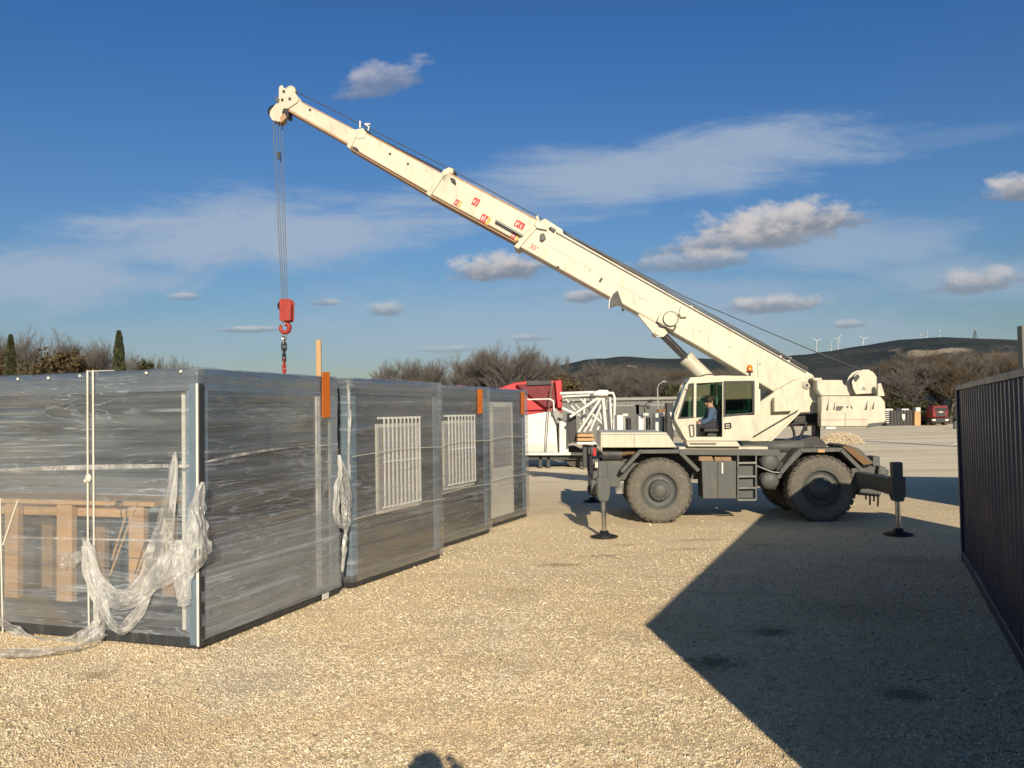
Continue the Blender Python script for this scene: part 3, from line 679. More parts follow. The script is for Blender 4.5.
# bunched film down the near corner of the second cabin
b = ribbon([C2.side(348, 380, .08), C2.side(350, 410, .08), C2.side(349, 450, .08), C2.side(350, 500, .08), C2.side(349, 520, .08)], [.03, .05, .03, .05, .02], 2, .03, 40, 80, 8, .03)
b.build('torn_film', M['film_torn'], C2.t)

# ------------------------------------------------------------------ shipping containers
def container(name, label, far, length, yaw, mat, Hh=2.59, wd=2.44):
    """far: the ground corner farthest along; +x of the local frame runs from near to far end, body lies to the right (-y)"""
    a = Vector((math.sin(R(yaw)), math.cos(R(yaw)), 0)); o = Vector((far[0], far[1], 0))-a*length
    t = thing(name, label, 'container', o, R(90)-R(yaw), 'dark blue shipping containers')
    def corr(y, sgn):
        b = MB(); n = int((length-.3)/.07); prof = []
        per = .278; x = .15
        while x < length-.15-per:
            prof += [(x, 0), (x+.072, 0), (x+.14, .036), (x+.21, .036)]; x += per
        prof.append((length-.15, 0)); prof = [(0.15, 0)]+prof[1:]
        for (px_, dy) in prof:
            for z in (.16, Hh-.07): b.v.append((px_, y-sgn*(.03+dy), z))
        b.f = [(2*i, 2*i+2, 2*i+3, 2*i+1) for i in range(len(prof)-1)]; b.sm = [False]*len(b.f)
        return b
    corr(0, 1).build('side_panel', mat, t); corr(-wd, -1).build('side_panel', mat, t)
    b = MB()
    for y in (0, -wd+.1): b.box((.15, y, Hh-.07), (length-.15, y-.06, Hh)); b.box((.15, y, 0.03), (length-.15, y-.1, .16))
    b.build('rail', mat, t, .006)
    for x in (0, length-.15):
        for y in (.004, -wd+.15): MB().box((x, y, 0), (x+.15, y-.154, Hh+.006)).build('corner_post', mat, t, .008)
    b = MB(); b.box((.15, -.1, Hh-.05), (length-.15, -wd+.1, Hh-.02)); b.build('roof', mat, t)
    for x in (.06, length-.10): MB().box((x, -.15, .12), (x+.04, -wd+.15, Hh-.02)).build('end_panel', mat, t)
    return t
far = gnd(961.5, 560)
near = gnd(643.5, 624.8)-Vector((-.12, .993, 0))*(2.59/math.tan(SEL))
dv = Vector((far.x, far.y, 0))-Vector((near.x, near.y, 0))
print('container near', near, 'far', far, 'len', dv.length, 'yaw', math.degrees(math.atan2(dv.x, dv.y)))
container('shipping_container', 'long dark navy corrugated container along the right edge of the yard', far, dv.length, math.degrees(math.atan2(dv.x, dv.y)), M['navy'])
container('shipping_container', 'shorter dark navy container standing beyond the long one, out past the right edge', (13.0, 20.9), 6.06, 23.5, M['navy'])
p_ = at(1027, 400, 41)
b = MB().box((p_.x-.24, p_.y-.2, 0), (p_.x+.24, p_.y+.2, at(1022, 326, 41).z)); b.box((p_.x-.3, p_.y-.26, 0), (p_.x+.3, p_.y+.26, .25))
tag(b.build('concrete_pole', M['oldgrey'], None, .02), 'pale square concrete pole rising above the navy container at the right edge', 'pole')

# ------------------------------------------------------------------ mobile crane
TH = R(3.5)
O = gnd(660.5, 523.5); cu = Vector((math.cos(TH), -math.sin(TH), 0)); cv = Vector((math.sin(TH), math.cos(TH), 0))
cinv = (Matrix.Translation(O) @ Matrix.Rotation(-TH, 4, 'Z')).inverted()
def K(px, py, off):                        # local point of the crane at a given distance from its near side
    q = cinv @ onplane(px, py, O+cv*off, cv); return q
def KZ(pts, off): return [(lambda q: (q.x, q.z))(K(x, y, off)) for x, y in pts]
crane = thing('mobile_crane', 'cream two-axle mobile crane with its long boom raised over the wrapped cabins', 'crane', O, -TH)
def plate(name, pts, y0, y1, mat, bevel=.012, parent=None, ref=None, label=None):
    return MB().prism(KZ(pts, y0 if ref is None else ref), y0, y1).build(name, mat, parent or crane, bevel, label)
BY0, BY1, BC = 1.10, 1.62, 1.36           # boom box between these distances
def boom(name, pts, inset, mat):
    z = KZ(pts, BY0+inset); b = MB().prism(z, BY0+inset, BY1-inset); return b.build(name, mat, crane, .03)
s1 = boom('boom_section', [(516, 245), (520, 237), (537, 221.5), (541, 221), (813.5, 375), (818, 385), (812, 396), (790, 400), (773, 391.5), (700, 347.5)], 0, M['boomcream'])
s2 = boom('boom_section', [(427.5, 192.5), (432, 185), (437, 178), (443, 174), (448, 172.5), (560, 232), (560, 262), (515, 239.5)], .05, M['boomcream'])
s3 = boom('boom_section', [(347.6, 145.5), (350, 138), (354, 131), (360, 129.7), (470, 188), (470, 214), (427, 191.5)], .10, M['boomcream'])
s4 = boom('boom_section', [(286, 108.5), (285, 100), (296, 98.5), (380, 142.5), (380, 161.5)], .14, M['boomcream'])
# worn lower flanges and end collars
for sx, pts, ins in ((s2, [(430, 194.5), (516, 241.5), (516, 243), (430, 196)], .045), (s3, [(349, 147), (428, 193.5), (428, 194.6), (349, 148.2)], .09), (s4, [(288, 109.5), (348, 143), (348, 144.6), (288, 111)], .13)):
    MB().prism(KZ(pts, BY0+ins), BY0+ins, BY1-ins).build('lower_flange', M['rusty'], sx, .004)
for sx, pts, ins in ((s1, [(513.8, 246.5), (537.5, 219.5), (541.5, 222.5), (518.5, 249)], -.04), (s2, [(425.8, 193.2), (441, 172.5), (444.5, 174.5), (430, 196.5)], .01), (s3, [(346.5, 146), (355, 128.8), (359, 130.5), (350, 149)], .06)):
    MB().prism(KZ(pts, BY0+ins), BY0+ins, BY1-ins).build('end_collar', M['boomcream'], sx, .01)
# worn upper edge lines
for sx, pts, ins in ((s2, [(449, 172.2), (541, 221), (541, 222.6), (449, 173.8)], .047), (s3, [(361, 129.6), (440, 171.8), (440, 173), (361, 131)], .097), (s4, [(300, 100.6), (352, 127.8), (352, 128.8), (300, 101.8)], .137)):
    MB().prism(KZ(pts, BY0+ins), BY0+ins, BY1-ins).build('upper_edge', M['rusty'], sx)
# hardware on the collars
def brackets(parent, pts, y0, y1, name='bracket', mat='cream'):
    return MB().prism(KZ(pts, y0), y0, y1).build(name, M[mat], parent, .008)
brackets(s1, [(534, 224.5), (537.5, 219), (541, 222), (548, 226), (547, 230), (537, 228)], BY0-.07, BY0+.1)
brackets(s1, [(548.5, 228), (551, 226.5), (556, 229.5), (554, 232.5)], BY0-.05, BY0+.1, 'bracket', 'darkmetal')
brackets(s1, [(541, 220.5), (545, 218.5), (562.5, 229.5), (563.5, 234.5), (559, 236), (543, 226)], BY0+.12, BY1-.2, 'sheave_bracket')
brackets(s1, [(540, 234), (544, 233), (546, 238), (543, 241), (540, 240)], BY0-.07, BY0, 'pin_block', 'chassis')
brackets(s1, [(536, 216.5), (538, 215), (540, 222), (536, 222)], BY0+.1, BY0+.3, 'guide', 'cream')
brackets(s2, [(440, 176), (443, 170), (449, 167), (453.5, 169), (452, 176), (448, 181), (444, 182)], BY0+.05, BY1-.1, 'sheave_bracket')
brackets(s2, [(450, 177), (455, 179), (456, 184), (452, 181)], BY0-.02, BY0+.1, 'clamp', 'darkmetal')
q = K(452, 171, BY0+.1); MB().cyl(q, q+Vector((0, .35, 0)), .07, n=18).build('guide_sheave', M['darkmetal'], s2)
brackets(s3, [(354, 135), (357, 129), (363, 128), (367, 133), (364, 138), (358, 139)], BY0+.08, BY1-.12, 'sheave_bracket')
brackets(s3, [(352, 146), (357, 147.5), (359, 151), (354, 150)], BY0+.08, BY0+.14, 'clamp', 'darkmetal')
q0 = K(360, 128, BC); q1 = K(360, 121, BC); q2 = K(369, 127, BC); q3 = K(370.5, 124, BC)
MB().cyl(q0, q1, .022, n=8).build('wind_gauge_stem', M['white'], s3)
MB().tube([K(367, 134, BC), q2, K(365, 124, BC), q3], .018, 6).build('wind_gauge', M['white'], s3)
MB().cyl(K(365, 131, BC-.08), K(370, 135, BC+.08), .05, n=10).build('guide_roller', M['darkmetal'], s3)
# stickers and the 30 degree mark
def sticker(pts, colour, name='sticker', ins=.05, parent=None, e=.006):
    return MB().prism(KZ(pts, BY0+ins-e), BY0+ins-e, BY0+ins-.001).build(name, M[colour], parent or s2)
def quad(cx, cy, w_, h_, a=28.5):
    c_, s_ = math.cos(R(a)), math.sin(R(a)); return [(cx+x*c_-y*s_, cy+x*s_+y*c_) for x, y in ((-w_/2, -h_/2), (w_/2, -h_/2), (w_/2, h_/2), (-w_/2, h_/2))]
for (cx, cy, w_, h_, two) in ((457.6, 203, 6.6, 6, 1), (475.8, 202, 6.4, 8, 0), (485.2, 219.2, 9.6, 8, 1), (519.5, 224.8, 10, 7, 2), (514.8, 236.4, 7.4, 6.6, 1)):
    st = sticker(quad(cx, cy, w_, h_), 'stick')
    if two == 1:
        sticker(quad(cx+w_*.32, cy+w_*.18, w_*.34, h_), 'yellow', 'sticker_band', .044, st)
    for k in range(3):
        dx = (-.30+.24*k)*w_; hh_ = (.62, .36, .55)[(k+int(cx)) % 3]
        sticker(quad(cx+dx*.88-.2, cy+dx*.47+(.2, -.5, .6)[k], w_*(.11, .07, .09)[k], h_*hh_), 'white', 'sticker_print', .040, st, .004)
tc = bpy.data.curves.new('t', 'FONT'); tc.body = '30°'; tc.size = .15; tc.extrude = .003
to = bpy.data.objects.new('t', tc); COL.objects.link(to)
dg = bpy.context.evaluated_depsgraph_get(); me = bpy.data.meshes.new_from_object(to.evaluated_get(dg)); bpy.data.objects.remove(to)
me.materials.clear(); me.materials.append(M['stick'])
an = bpy.data.objects.new('angle_mark', me); COL.objects.link(an); an.parent = s1; q = K(529, 247.5, BY0-.006)
an.location = q; an.rotation_euler = Euler((R(90), R(29), 0)); 
b = MB().cyl(K(495.5, 220.5, BY0-.03), K(523, 236.3, BY0-.03), .028, n=10); b.build('jib_rod', M['greysteel'], s2)
# cable trough along the upper edge of the base section
MB().prism(KZ([(556, 231.8), (806, 371.8), (806, 373.2), (556, 233.2)], BY0-.012), BY0-.012, BY0-.001).build('cable_trough', M['darkmetal'], s1)
MB().prism(KZ([(566, 232.2), (808, 367.6), (808, 369.4), (566, 234)], BY0-.016), BY0-.016, BY0-.001).build('cable_track', M['black'], s1)
MB().tube([K(552, 225, BC-.1), K(681, 301, BC-.1), K(808, 371, BC-.1)], .028, 8).build('hydraulic_hose', M['black'], s1)
MB().prism(KZ([(545, 243), (650, 302), (650, 302.6), (545, 243.6)], BY0-.006), BY0-.006, BY0-.001).build('weld_seam', M['greysteel'], s1)
# angle gauge, pivots, lug
plate('angle_gauge', [(608.8, 308.5), (609.3, 300), (612, 294.5), (617.5, 289.8), (622.3, 303.5)], BY0-.04, BY0-.002, M['darkmetal'], .004, s1)
MB().tube([K(x, y, BY0-.04) for x, y in ((609, 308.5), (609.5, 300), (612.2, 294.3), (617.5, 289.6))], .014, 6).build('gauge_rim', M['white'], s1)
MB().tube([K(622, 304, BY0-.02), K(622.8, 309, BY0-.02)], .012, 6).ball(K(622.8, 310, BY0-.02), .03, 8).build('gauge_weight', M['darkmetal'], s1)
plate('cylinder_lug', [(637.5, 314.5), (640, 314), (664, 327.5), (668, 333), (663.5, 337), (656.5, 337), (652, 332)], BY0-.03, BY0+.06, M['cream'], .01, s1)
plate('cylinder_lug', [(637.5, 314.5), (640, 314), (664, 327.5), (668, 333), (663.5, 337), (656.5, 337), (652, 332)], BY1-.06, BY1+.03, M['cream'], .01, s1)
q = K(657.5, 332.5, BY0); MB().cyl(q+Vector((0, -.07, 0)), q+Vector((0, .6, 0)), .06, n=18).build('pivot_pin', M['cream'], s1)
q = K(669.8, 319.5, BY0); MB().cyl(q+Vector((0, -.16, 0)), q, .17, n=24).build('pin_housing', M['cream'], s1)
MB().lathe([(-.175, .15), (-.175, .17), (-.16, .17)], q, 24).build('pin_rim', M['greysteel'], s1)
plate('pin_plate', [(661, 312), (665, 309), (676, 322), (673, 330), (668, 328), (657, 321.5)], BY0-.13, BY0-.03, M['cream'], .01, s1)
plate('pin_bracket', [(656.5, 321), (659, 316), (677, 326), (675, 330), (669, 328.5), (660, 326)], BY0-.10, BY0-.01, M['chassis'], .01, s1)
plate('hose_clamp', [(679, 313), (681, 306), (686, 307), (689, 312), (687, 317), (681, 317)], BY0-.09, BY0-.01, M['cream'], .01, s1)
for p_ in ((680.5, 309, 682, 302), (688, 311, 692, 305.5), (779.5, 358, 782, 354.5), (788, 362, 790.5, 357.5)): MB().cyl(K(p_[0], p_[1], BY0+.05), K(p_[2], p_[3], BY0+.05), .03, n=8).build('rope_guide', M['white'], s1)
plate('latch', [(555.5, 267), (558, 265.5), (559.5, 267), (556.5, 269)], BY0-.05, BY0-.001, M['darkmetal'], .002, s1)
plate('latch', [(599, 280.5), (601.5, 277), (603, 279), (600.5, 282)], BY0-.04, BY0-.001, M['darkmetal'], .002, s1)
# head
hp = [(278.8, 87.9), (279.5, 86), (282, 84.8), (283.5, 87.5), (287, 89), (289.4, 87.9), (293.3, 90.6), (298.4, 97.3), (297.6, 102), (287.8, 108.6), (283, 108.6), (282, 112.5), (282.7, 119), (279, 121.8), (272.2, 120.3), (269.5, 115.6), (269.8, 111), (274.5, 105), (278.4, 101.6)]
bh = MB(); z = KZ(hp, BY0+.1); bh.prism(z, BY0+.10, BY0+.14).prism(z, BY1-.14, BY1-.10); bh.prism(KZ([(284, 91), (297, 97), (296, 102), (286, 107), (280, 103), (281, 92)], BY0+.1), BY0+.14, BY1-.14)
head = bh.build('boom_head', M['boomcream'], crane, .012)
q = K(276.3, 113.5, BC); 
for dy in (-.1, 0, .1): MB().lathe([(-.035, .09), (-.035, .155), (-.012, .135), (.012, .135), (.035, .155), (.035, .09)], q+Vector((0, dy, 0)), 24).build('sheave', M['darkmetal'], head)
q2 = K(291, 92, BC); MB().lathe([(-.05, .05), (-.05, .13), (-.015, .10), (.015, .10), (.05, .13), (.05, .05)], q2, 20).build('sheave', M['boomcream'], head)
plate('head_block', [(282.3, 108.6), (288.6, 108.6), (288.6, 116.5), (286, 117.5), (283, 114)], BY0+.12, BY1-.12, M['black'], .01, head)
plate('rope_anchor', [(280, 117), (284, 113), (286.8, 117.3), (283, 121), (280, 123)], BY0+.09, BY0+.2, M['rusty'], .006, head)
plate('head_hook', [(275, 97.5), (277, 96.5), (279.5, 99), (278.5, 103), (276, 102)], BY0+.08, BY0+.16, M['chassis'], .006, head)
for (cx, cy) in ((284, 91.5), (282.5, 100), (290, 99)): q = K(cx, cy, BY0+.1); MB().cyl(q+Vector((0, -.03, 0)), q, .03, n=10).build('bolt', M['darkmetal'], head)
# hoist rope to the winch
q0, q1, q2 = K(296, 91.5, BC), K(449, 168.5, BC), K(866, 371.5, BC)
MB().tube([q0, q1, K(538, 216.5, BC), K(560, 230, BC), K(684, 296.5, BC), K(816, 352, BC), q2], .011, 6).build('hoist_rope', M['rope'], crane)
MB().tube([K(367, 133, BC-.05), K(446, 173, BC-.05)], .022, 6).build('sensor_cable', M['black'], crane)
fall = MB()
HB = K(284.5, 300, BC)
for i, (xa, xb) in enumerate(((272.8, 282), (275.5, 283.6), (279.3, 285.4), (282.2, 287.2))):
    fall.cyl(K(xa, 119, BC-.1+.06*i), K(xb, 299, BC-.08+.05*i), .0085, n=6)
fall.build('falling_rope', M['rope_l'], crane)
q = K(279.0, 152, BC-.1); MB().cyl(q, q+Vector((0, 0, -.16)), .035, n=10).build('limit_weight', M['darkmetal'], crane)

# hook block hanging from the ropes
hb = thing('hook_block', 'worn red crane hook block hanging on the hoist ropes', 'hook block', O, -TH)
z = KZ([(278.4, 299.5), (280, 298.5), (289, 298.5), (290.6, 301), (290.2, 319.5), (288.5, 321), (280, 321), (278.4, 319)], BC-.17)
b = MB(); b.prism(z, BC-.11, BC-.08).prism(z, BC+.08, BC+.11)
blk = b.build('side_plate', M['hookred'], hb, .006)
MB().prism(KZ([(283.5, 299), (290.4, 300), (290, 320.5), (283.5, 320.8)], BC-.13), BC-.135, BC-.112).build('cover_plate', M['hookred'], hb, .01)
q = K(284.2, 306, BC); MB().lathe([(-.075, .03), (-.075, .135), (-.04, .115), (0, .135), (.04, .115), (.075, .135), (.075, .03)], q, 24).build('block_sheave', M['darkmetal'], hb)
MB().prism(KZ([(279.5, 313), (289.5, 313), (289, 320), (280, 320)], BC-.075), BC-.075, BC+.075).build('ballast', M['hookred'], hb, .01)
q = K(285, 327.8, BC-.06); MB().cyl(K(284.8, 319, BC), K(284.8, 323.5, BC), .05, n=12).build('swivel', M['steel'], hb)
# the hook itself: a thick open ring
b = MB(); cc = K(285, 328, BC); pts = []
for i in range(25):
    t = R(80)-R(300)*i/24; rr = .105; pts.append(cc+Vector((math.cos(t)*rr, 0, math.sin(t)*rr)))
for i in range(24): b.cyl(pts[i], pts[i+1], .062-.026*i/24, .062-.026*(i+1)/24, n=12)
b.build('hook', M['hookred'], hb)
ch = thing('lifting_chain', 'short dark and rusty lifting chain hanging under the red hook', 'chain', O, -TH)
zc = K(284.2, 333, BC).z; xc = K(284.0, 340, BC).x
for i in range(11):
    b = MB(); r_ = .035 if i > 2 else .05; h_ = .10
    zz = zc-.06-i*.125; ptsl = []
    for k in range(17):
        t = 2*math.pi*k/16; lx = math.cos(t)*r_; lz = math.sin(t)*r_+(h_-r_ if math.sin(t) > 0 else -(h_-r_))
        ptsl.append(Vector((xc+(lx if i % 2 == 0 else 0), BC+(0 if i % 2 == 0 else lx), zz+lz)))
    b.tube(ptsl, .016 if i > 2 else .02, 6)
    b.build('chain_link', M['steel'] if i < 2 else (M['black'] if i < 5 else M['hookred']), ch)
# luffing cylinder
P0 = K(661, 333, BC); P1 = K(686.5, 358.5, BC); P2 = K(762, 432, BC)
MB().cyl(P0, P1, .085, n=20).build('piston_rod', M['rod'], crane)
lc = MB().cyl(P1, P2, .16, n=24).build('luffing_cylinder', M['cream'], crane)
dn = (P2-P1).normalized(); MB().cyl(P1-dn*.03, P1+dn*.08, .175, n=24).build('cylinder_gland', M['cream'], lc)
MB().tube([P0+Vector((0, -.1, 0)), P1+Vector((.0, -.18, 0))], .016, 6).build('cylinder_hose', M['black'], lc)

# turret
tur = MB(); tp_ = [(757, 404), (773, 393), (775, 390.5), (797, 378.8), (813.5, 376.2), (817, 389.5), (822, 396.5), (822, 411.8), (799.5, 412.8), (768, 443.5), (748, 443.5), (757, 430)]
zt_ = KZ(tp_, .86); tur.prism(zt_, .86, 1.04).prism(zt_, 1.68, 1.86)
turo = tur.build('turret', M['cream'], crane, .015)
plate('turret_web', [(760, 425), (790, 408), (815, 396), (820, 411), (799, 412.3), (770, 440), (758, 441)], 1.05, 1.67, M['cream'], 0, turo, .86)
q = K(806.3, 385.3, .86); MB().lathe([(-.05, .001), (-.05, .06), (-.03, .065), (-.03, .085), (0, .095)], q, 24).build('boom_pivot', M['cream'], turo)
MB().lathe([(-.06, .001), (-.06, .025), (-.05, .03)], q, 12).build('grease_nipple', M['darkmetal'], turo)
plate('turret_box', [(774.3, 397.5), (793.5, 396.5), (793.5, 411), (774.3, 412)], .66, .86, M['cream'], .015, turo)
plate('leg_flange', [(797.5, 412.5), (800.5, 412.5), (770, 443), (766, 443)], .80, .86, M['cream'], .004, turo)
MB().tube([K(749, 437, .82), K(754, 436.5, .82), K(775, 424, .80), K(798, 410.5, .8)], .014, 8).build('turret_hose', M['black'], turo)
cwb = MB().prism(KZ([(821.3, 396), (880.5, 396), (885.5, 402), (886.3, 421), (882.5, 424.5), (868, 426.7), (821.3, 426.7)], .35), .35, .62)
cwb.prism(KZ([(836, 396.6), (880, 396.6), (885, 402.5), (885.8, 420.5), (882, 424), (868, 426), (836, 426)], .35), .621, 2.35)
cwb.build('counterweight', M['cream'], crane, .03)
cwp = bpy.data.objects['counterweight']
plate('counterweight_lip', [(821, 411.8), (868, 411.8), (868, 425), (866, 426.3), (821, 426.3)], .325, .352, M['cream'], .01, cwp)
plate('counterweight_chamfer', [(869, 423.5), (884, 422), (881, 425.5), (866.5, 428)], .33, .349, M['chassis'], .004, cwp)
for pts in ([(826, 410.3), (828.4, 410.3), (828.6, 400.5)], [(833.3, 409.5), (834.8, 409.8), (835.2, 401.5)], [(836, 410.4), (841, 410.4), (844, 406.2), (836.5, 406.2)], [(846.3, 407), (847.5, 405.8), (848.8, 407), (847.5, 408.3)], [(850.5, 405.8), (852, 406), (852.5, 409), (851.6, 408.6)], [(864.6, 410), (867, 410), (867.6, 400.5)], [(872, 409), (874, 409), (874.3, 401)]):
    plate('lettering', pts, .338, .348, M['chassis'], 0, cwp)
plate('engine_box', [(816.5, 379.8), (842.5, 380), (843.5, 384), (847, 386), (848, 390.5), (850.5, 395.7), (821.5, 395.7), (817, 389)], .55, 2.1, M['cream'], .02)
plate('engine_seam', [(816.5, 381), (817.8, 381), (818, 388.5), (821.5, 394.5), (820.6, 395.4), (816.8, 389.5)], .535, .548, M['greysteel'], 0, bpy.data.objects['engine_box'])
plate('engine_hatch', [(812.5, 377.8), (822, 377.8), (822, 380.2), (815, 381)], .6, 1.9, M['cream'], .01, bpy.data.objects['engine_box'])
wp = [(851.8, 382), (854.5, 375.5), (858, 371.8), (863, 369.6), (869, 369.5), (873.5, 372), (876.8, 377), (877, 393.2), (856, 394.3), (853, 388)]
z = KZ(wp, .75); win = MB().prism(z, .75, .80).build('winch_side_plate', M['cream'], crane, .01); MB().prism(z, 1.08, 1.12).build('winch_side_plate', M['cream'], crane, .01)
q = K(865.5, 382, .8); MB().lathe([(0, .001), (0, .20), (.28, .20), (.28, .001)], q, 24).build('winch_drum', M['rope'], win)
b = MB(); r_ = .235
for k in range(9): b.lathe([(-.014, .20), (0, .225), (.014, .20)], q+Vector((0, .03+k*.0285, 0)), 20)
b.build('wound_rope', M['rope'], win)
plate('winch_motor_cover', [(853, 378), (858, 374), (860, 377), (856, 382)], .73, .748, M['black'], .004, win)
plate('warning_sign', [(863.6, 386), (866.5, 390), (861, 390)], .742, .749, M['greysteel'], 0, win)
MB().tube([K(869, 370, .77), K(874.5, 373.5, .77), K(877.6, 378, .77), K(877.8, 393, .77)], .02, 6).build('rope_guard', M['darkmetal'], win)
plate('rear_bracket', [(878, 396), (878, 384), (881, 383), (883, 389), (885, 396)], .5, .6, M['cream'], .008)
plate('rear_bracket', [(878, 396), (878, 384), (881, 383), (883, 389), (885, 396)], 2.0, 2.1, M['cream'], .008)
MB().cyl(K(879.5, 393, 1.3), K(879.5, 366, 1.3), .02, n=6).build('aerial', M['darkmetal'], crane)
b = MB()
for k in range(7): b.box(*(lambda a, c_: ((a.x, .4, a.z), (c_.x, .6, c_.z)))(K(886, 410.2+k*2, .4), K(889, 410.9+k*2, .4)))
b.build('radiator_fins', M['white'], crane)
# hydraulic gear under the turret
plate('slew_ring', [(742, 444), (826, 444.5), (826, 449), (742, 449)], .8, 1.9, M['darkmetal'], .02)
MB().lathe([(0, .2), (0, .85), (.22, .85), (.22, .2)], (K(776, 448, BC).x, BC, K(776, 450, BC).z), 40, 'z').build('slew_bearing', M['chassis'], crane)
plate('hydraulic_unit', [(793, 444), (797, 440.5), (806, 438), (812, 436), (818, 436), (823, 441), (828, 446)], .9, 1.8, M['black'], .02)
plate('swivel_post', [(815.5, 413), (820.5, 413), (820.5, 438), (815.5, 438)], 1.0, 1.3, M['black'], .01)
plate('arch_shade_block', [(794, 415.5), (816, 414), (816, 422), (806, 426), (793, 424)], 1.06, 1.5, M['black'], .03)  # black block drawn in for the shaded counterweight side under the arch
for pts in ([(791, 424), (794, 432), (795, 444)], [(792, 424), (805, 423), (815, 424)], [(800, 438), (806, 424), (806, 431)]): MB().tube([K(x, y, .95) for x, y in pts], .03, 6).build('hydraulic_hose', M['black'], crane)

# worn marks, seams and small fittings on the body and boom
for pts, y_, m_ in (([(822, 419.6), (867, 419.4), (867, 419.9), (822, 420.1)], .319, 'rusty'), ([(845, 412.5), (845.5, 412.5), (845.5, 425.8), (845, 425.8)], .319, 'greysteel')):
    plate('body_seam', pts, y_, y_+.005, M[m_], 0, cwp)
for pts in ([(601.5, 434.2), (668, 434.2), (668, 434.7), (601.5, 434.7)], [(634, 433), (634.5, 433), (634.5, 447), (634, 447)]): plate('deck_seam', pts, -.006, -.001, M['greysteel'], 0)
for (cx, cy) in ((574, 262), (590, 270.5), (640, 298), (700, 331), (730, 347), (760, 364)):
    q = K(cx, cy, BY0); MB().cyl(q+Vector((0, -.012, 0)), q+Vector((0, -.001, 0)), .022, n=8).build('boom_bolt', M['greysteel'], s1)
for (x0, y0, x1, y1) in ((708, 331, 709, 352), (757, 358, 758, 380)):
    sticker([(x0, y0), (x0+.5, y0), (x1+.5, y1), (x1, y1)], 'greysteel', 'boom_seam', 0, s1)
for (cx, cy) in ((390, 152), (408, 162), (310, 108)):
    q = K(cx, cy+2, BY0+.1 if cx > 350 else BY0+.14); MB().cyl(q+Vector((0, -.012, 0)), q+Vector((0, -.001, 0)), .03, n=8).build('boom_bolt', M['darkmetal'], s3 if cx > 350 else s4)
# cab
cab = MB(); CY0, CY1 = .12, .86
def side(y0, y1, near=True):
    ref = CY0
    P_ = [[(685.6, 384), (689.6, 382.5), (678.2, 419), (674.4, 420)], [(674.4, 419.2), (696.2, 418), (696.2, 438.5), (685, 438.5)], [(693.6, 382.5), (696.6, 382.5), (696.2, 418), (693.2, 418)],
          [(722.3, 381), (724.2, 381), (724.2, 438.5), (722.3, 438.5)], [(724.2, 415.6), (757.6, 415), (757.2, 430), (752, 438.5), (724.2, 438.5)], [(753.8, 381), (759.2, 381), (757.8, 415), (753.8, 415)], [(686, 384), (690, 378.6), (759, 378), (759.2, 381.4), (722, 382), (689, 383.8)]]
    for p_ in P_: cab.prism(KZ(p_, ref), y0, y1)
    if not near: cab.prism(KZ([(696.2, 418), (722.3, 418), (722.3, 438.5), (696.2, 438.5)], ref), y0, y1)
side(CY0, CY0+.05); side(CY1-.05, CY1, False)
cab.prism(KZ([(687.5, 382.5), (690.5, 377.4), (722, 375.4), (756, 376), (758.6, 378.4), (758.6, 381), (722, 381)], CY0), CY0+.02, CY1-.02)   # roof
cab.prism(KZ([(684.8, 437), (752.5, 437), (752, 440.8), (686.5, 440.8)], CY0), CY0+.002, CY1-.002)
cab.prism(KZ([(756.2, 381), (758.7, 381), (757.3, 430), (755, 430)], CY0), CY0+.05, CY1-.05)
cab.prism(KZ([(674.6, 420), (676.4, 419.6), (687, 438), (685.2, 438.2)], CY0), CY0+.05, CY1-.05)
cabo = cab.build('cab', M['cream'], crane, .008)
MB().prism(KZ([(688.5, 385), (693.4, 384.4), (693, 417), (679.6, 418)], CY0), CY0+.015, CY0+.025).build('window', M['glass'], cabo)
w2_ = MB().prism(KZ([(724.4, 382), (753.6, 381.8), (753.6, 415), (724.4, 415.6)], CY0), CY0+.015, CY0+.025).build('window', M['glass'], cabo)
b = MB()
for pts in ([(723.4, 381), (753.9, 380.6), (754, 382.3), (725.4, 382.8)], [(723.4, 381), (725.4, 382), (725.4, 415), (723.4, 417)], [(723.4, 417), (724.5, 414.5), (753, 412.4), (754.5, 414)], [(752.2, 382), (754.6, 381), (754.6, 414), (752.4, 414)]): b.prism(KZ(pts, CY0), CY0-.012, CY0+.012)
b.build('window_seal', M['black'], cabo, .003)
b = MB(); b.prism(KZ([(727, 411), (750, 409.5), (750, 411.5), (727, 413.5)], CY0), CY0+.03, CY0+.06); b.prism(KZ([(748.3, 384), (750, 384), (750, 410), (748.3, 411)], CY0), CY0+.03, CY0+.06); b.build('sliding_pane_frame', M['offwhite'], cabo, .003)
b = MB()
for pts in ([(688.6, 383.6), (694, 383), (693.9, 384.6), (689, 385.4)], [(677.6, 418.6), (680, 417.2), (690, 384), (688.4, 384)], [(677.6, 419), (693.6, 418), (693.6, 416.6), (679.5, 417.3)], [(692.6, 384), (694, 384), (693.6, 418), (692.4, 418)]): b.prism(KZ(pts, CY0), CY0-.010, CY0+.012)
b.build('window_seal', M['black'], cabo, .002)
MB().prism(KZ([(688.5, 385), (693.4, 384.4), (693, 417), (679.6, 418)], CY0), CY1-.03, CY1-.02).build('window', M['glass'], cabo)
MB().prism(KZ([(697, 382), (753.6, 381.8), (753.6, 415), (697, 417.8)], CY0), CY1-.03, CY1-.02).build('window', M['glass'], cabo)
MB().prism(KZ([(687, 384), (687.8, 384), (676.2, 419.6), (675.4, 419.6)], CY0), CY0+.05, CY1-.05).build('windscreen', M['glass'], cabo)
b = MB(); r_ = [(725.2, 423.6), (730.6, 423.2), (731, 427.8), (725.4, 428.6)]
b.tube([K(x, y, CY0-.02) for x, y in r_+r_[:1]], .012, 6); b.build('door_handle', M['black'], cabo)
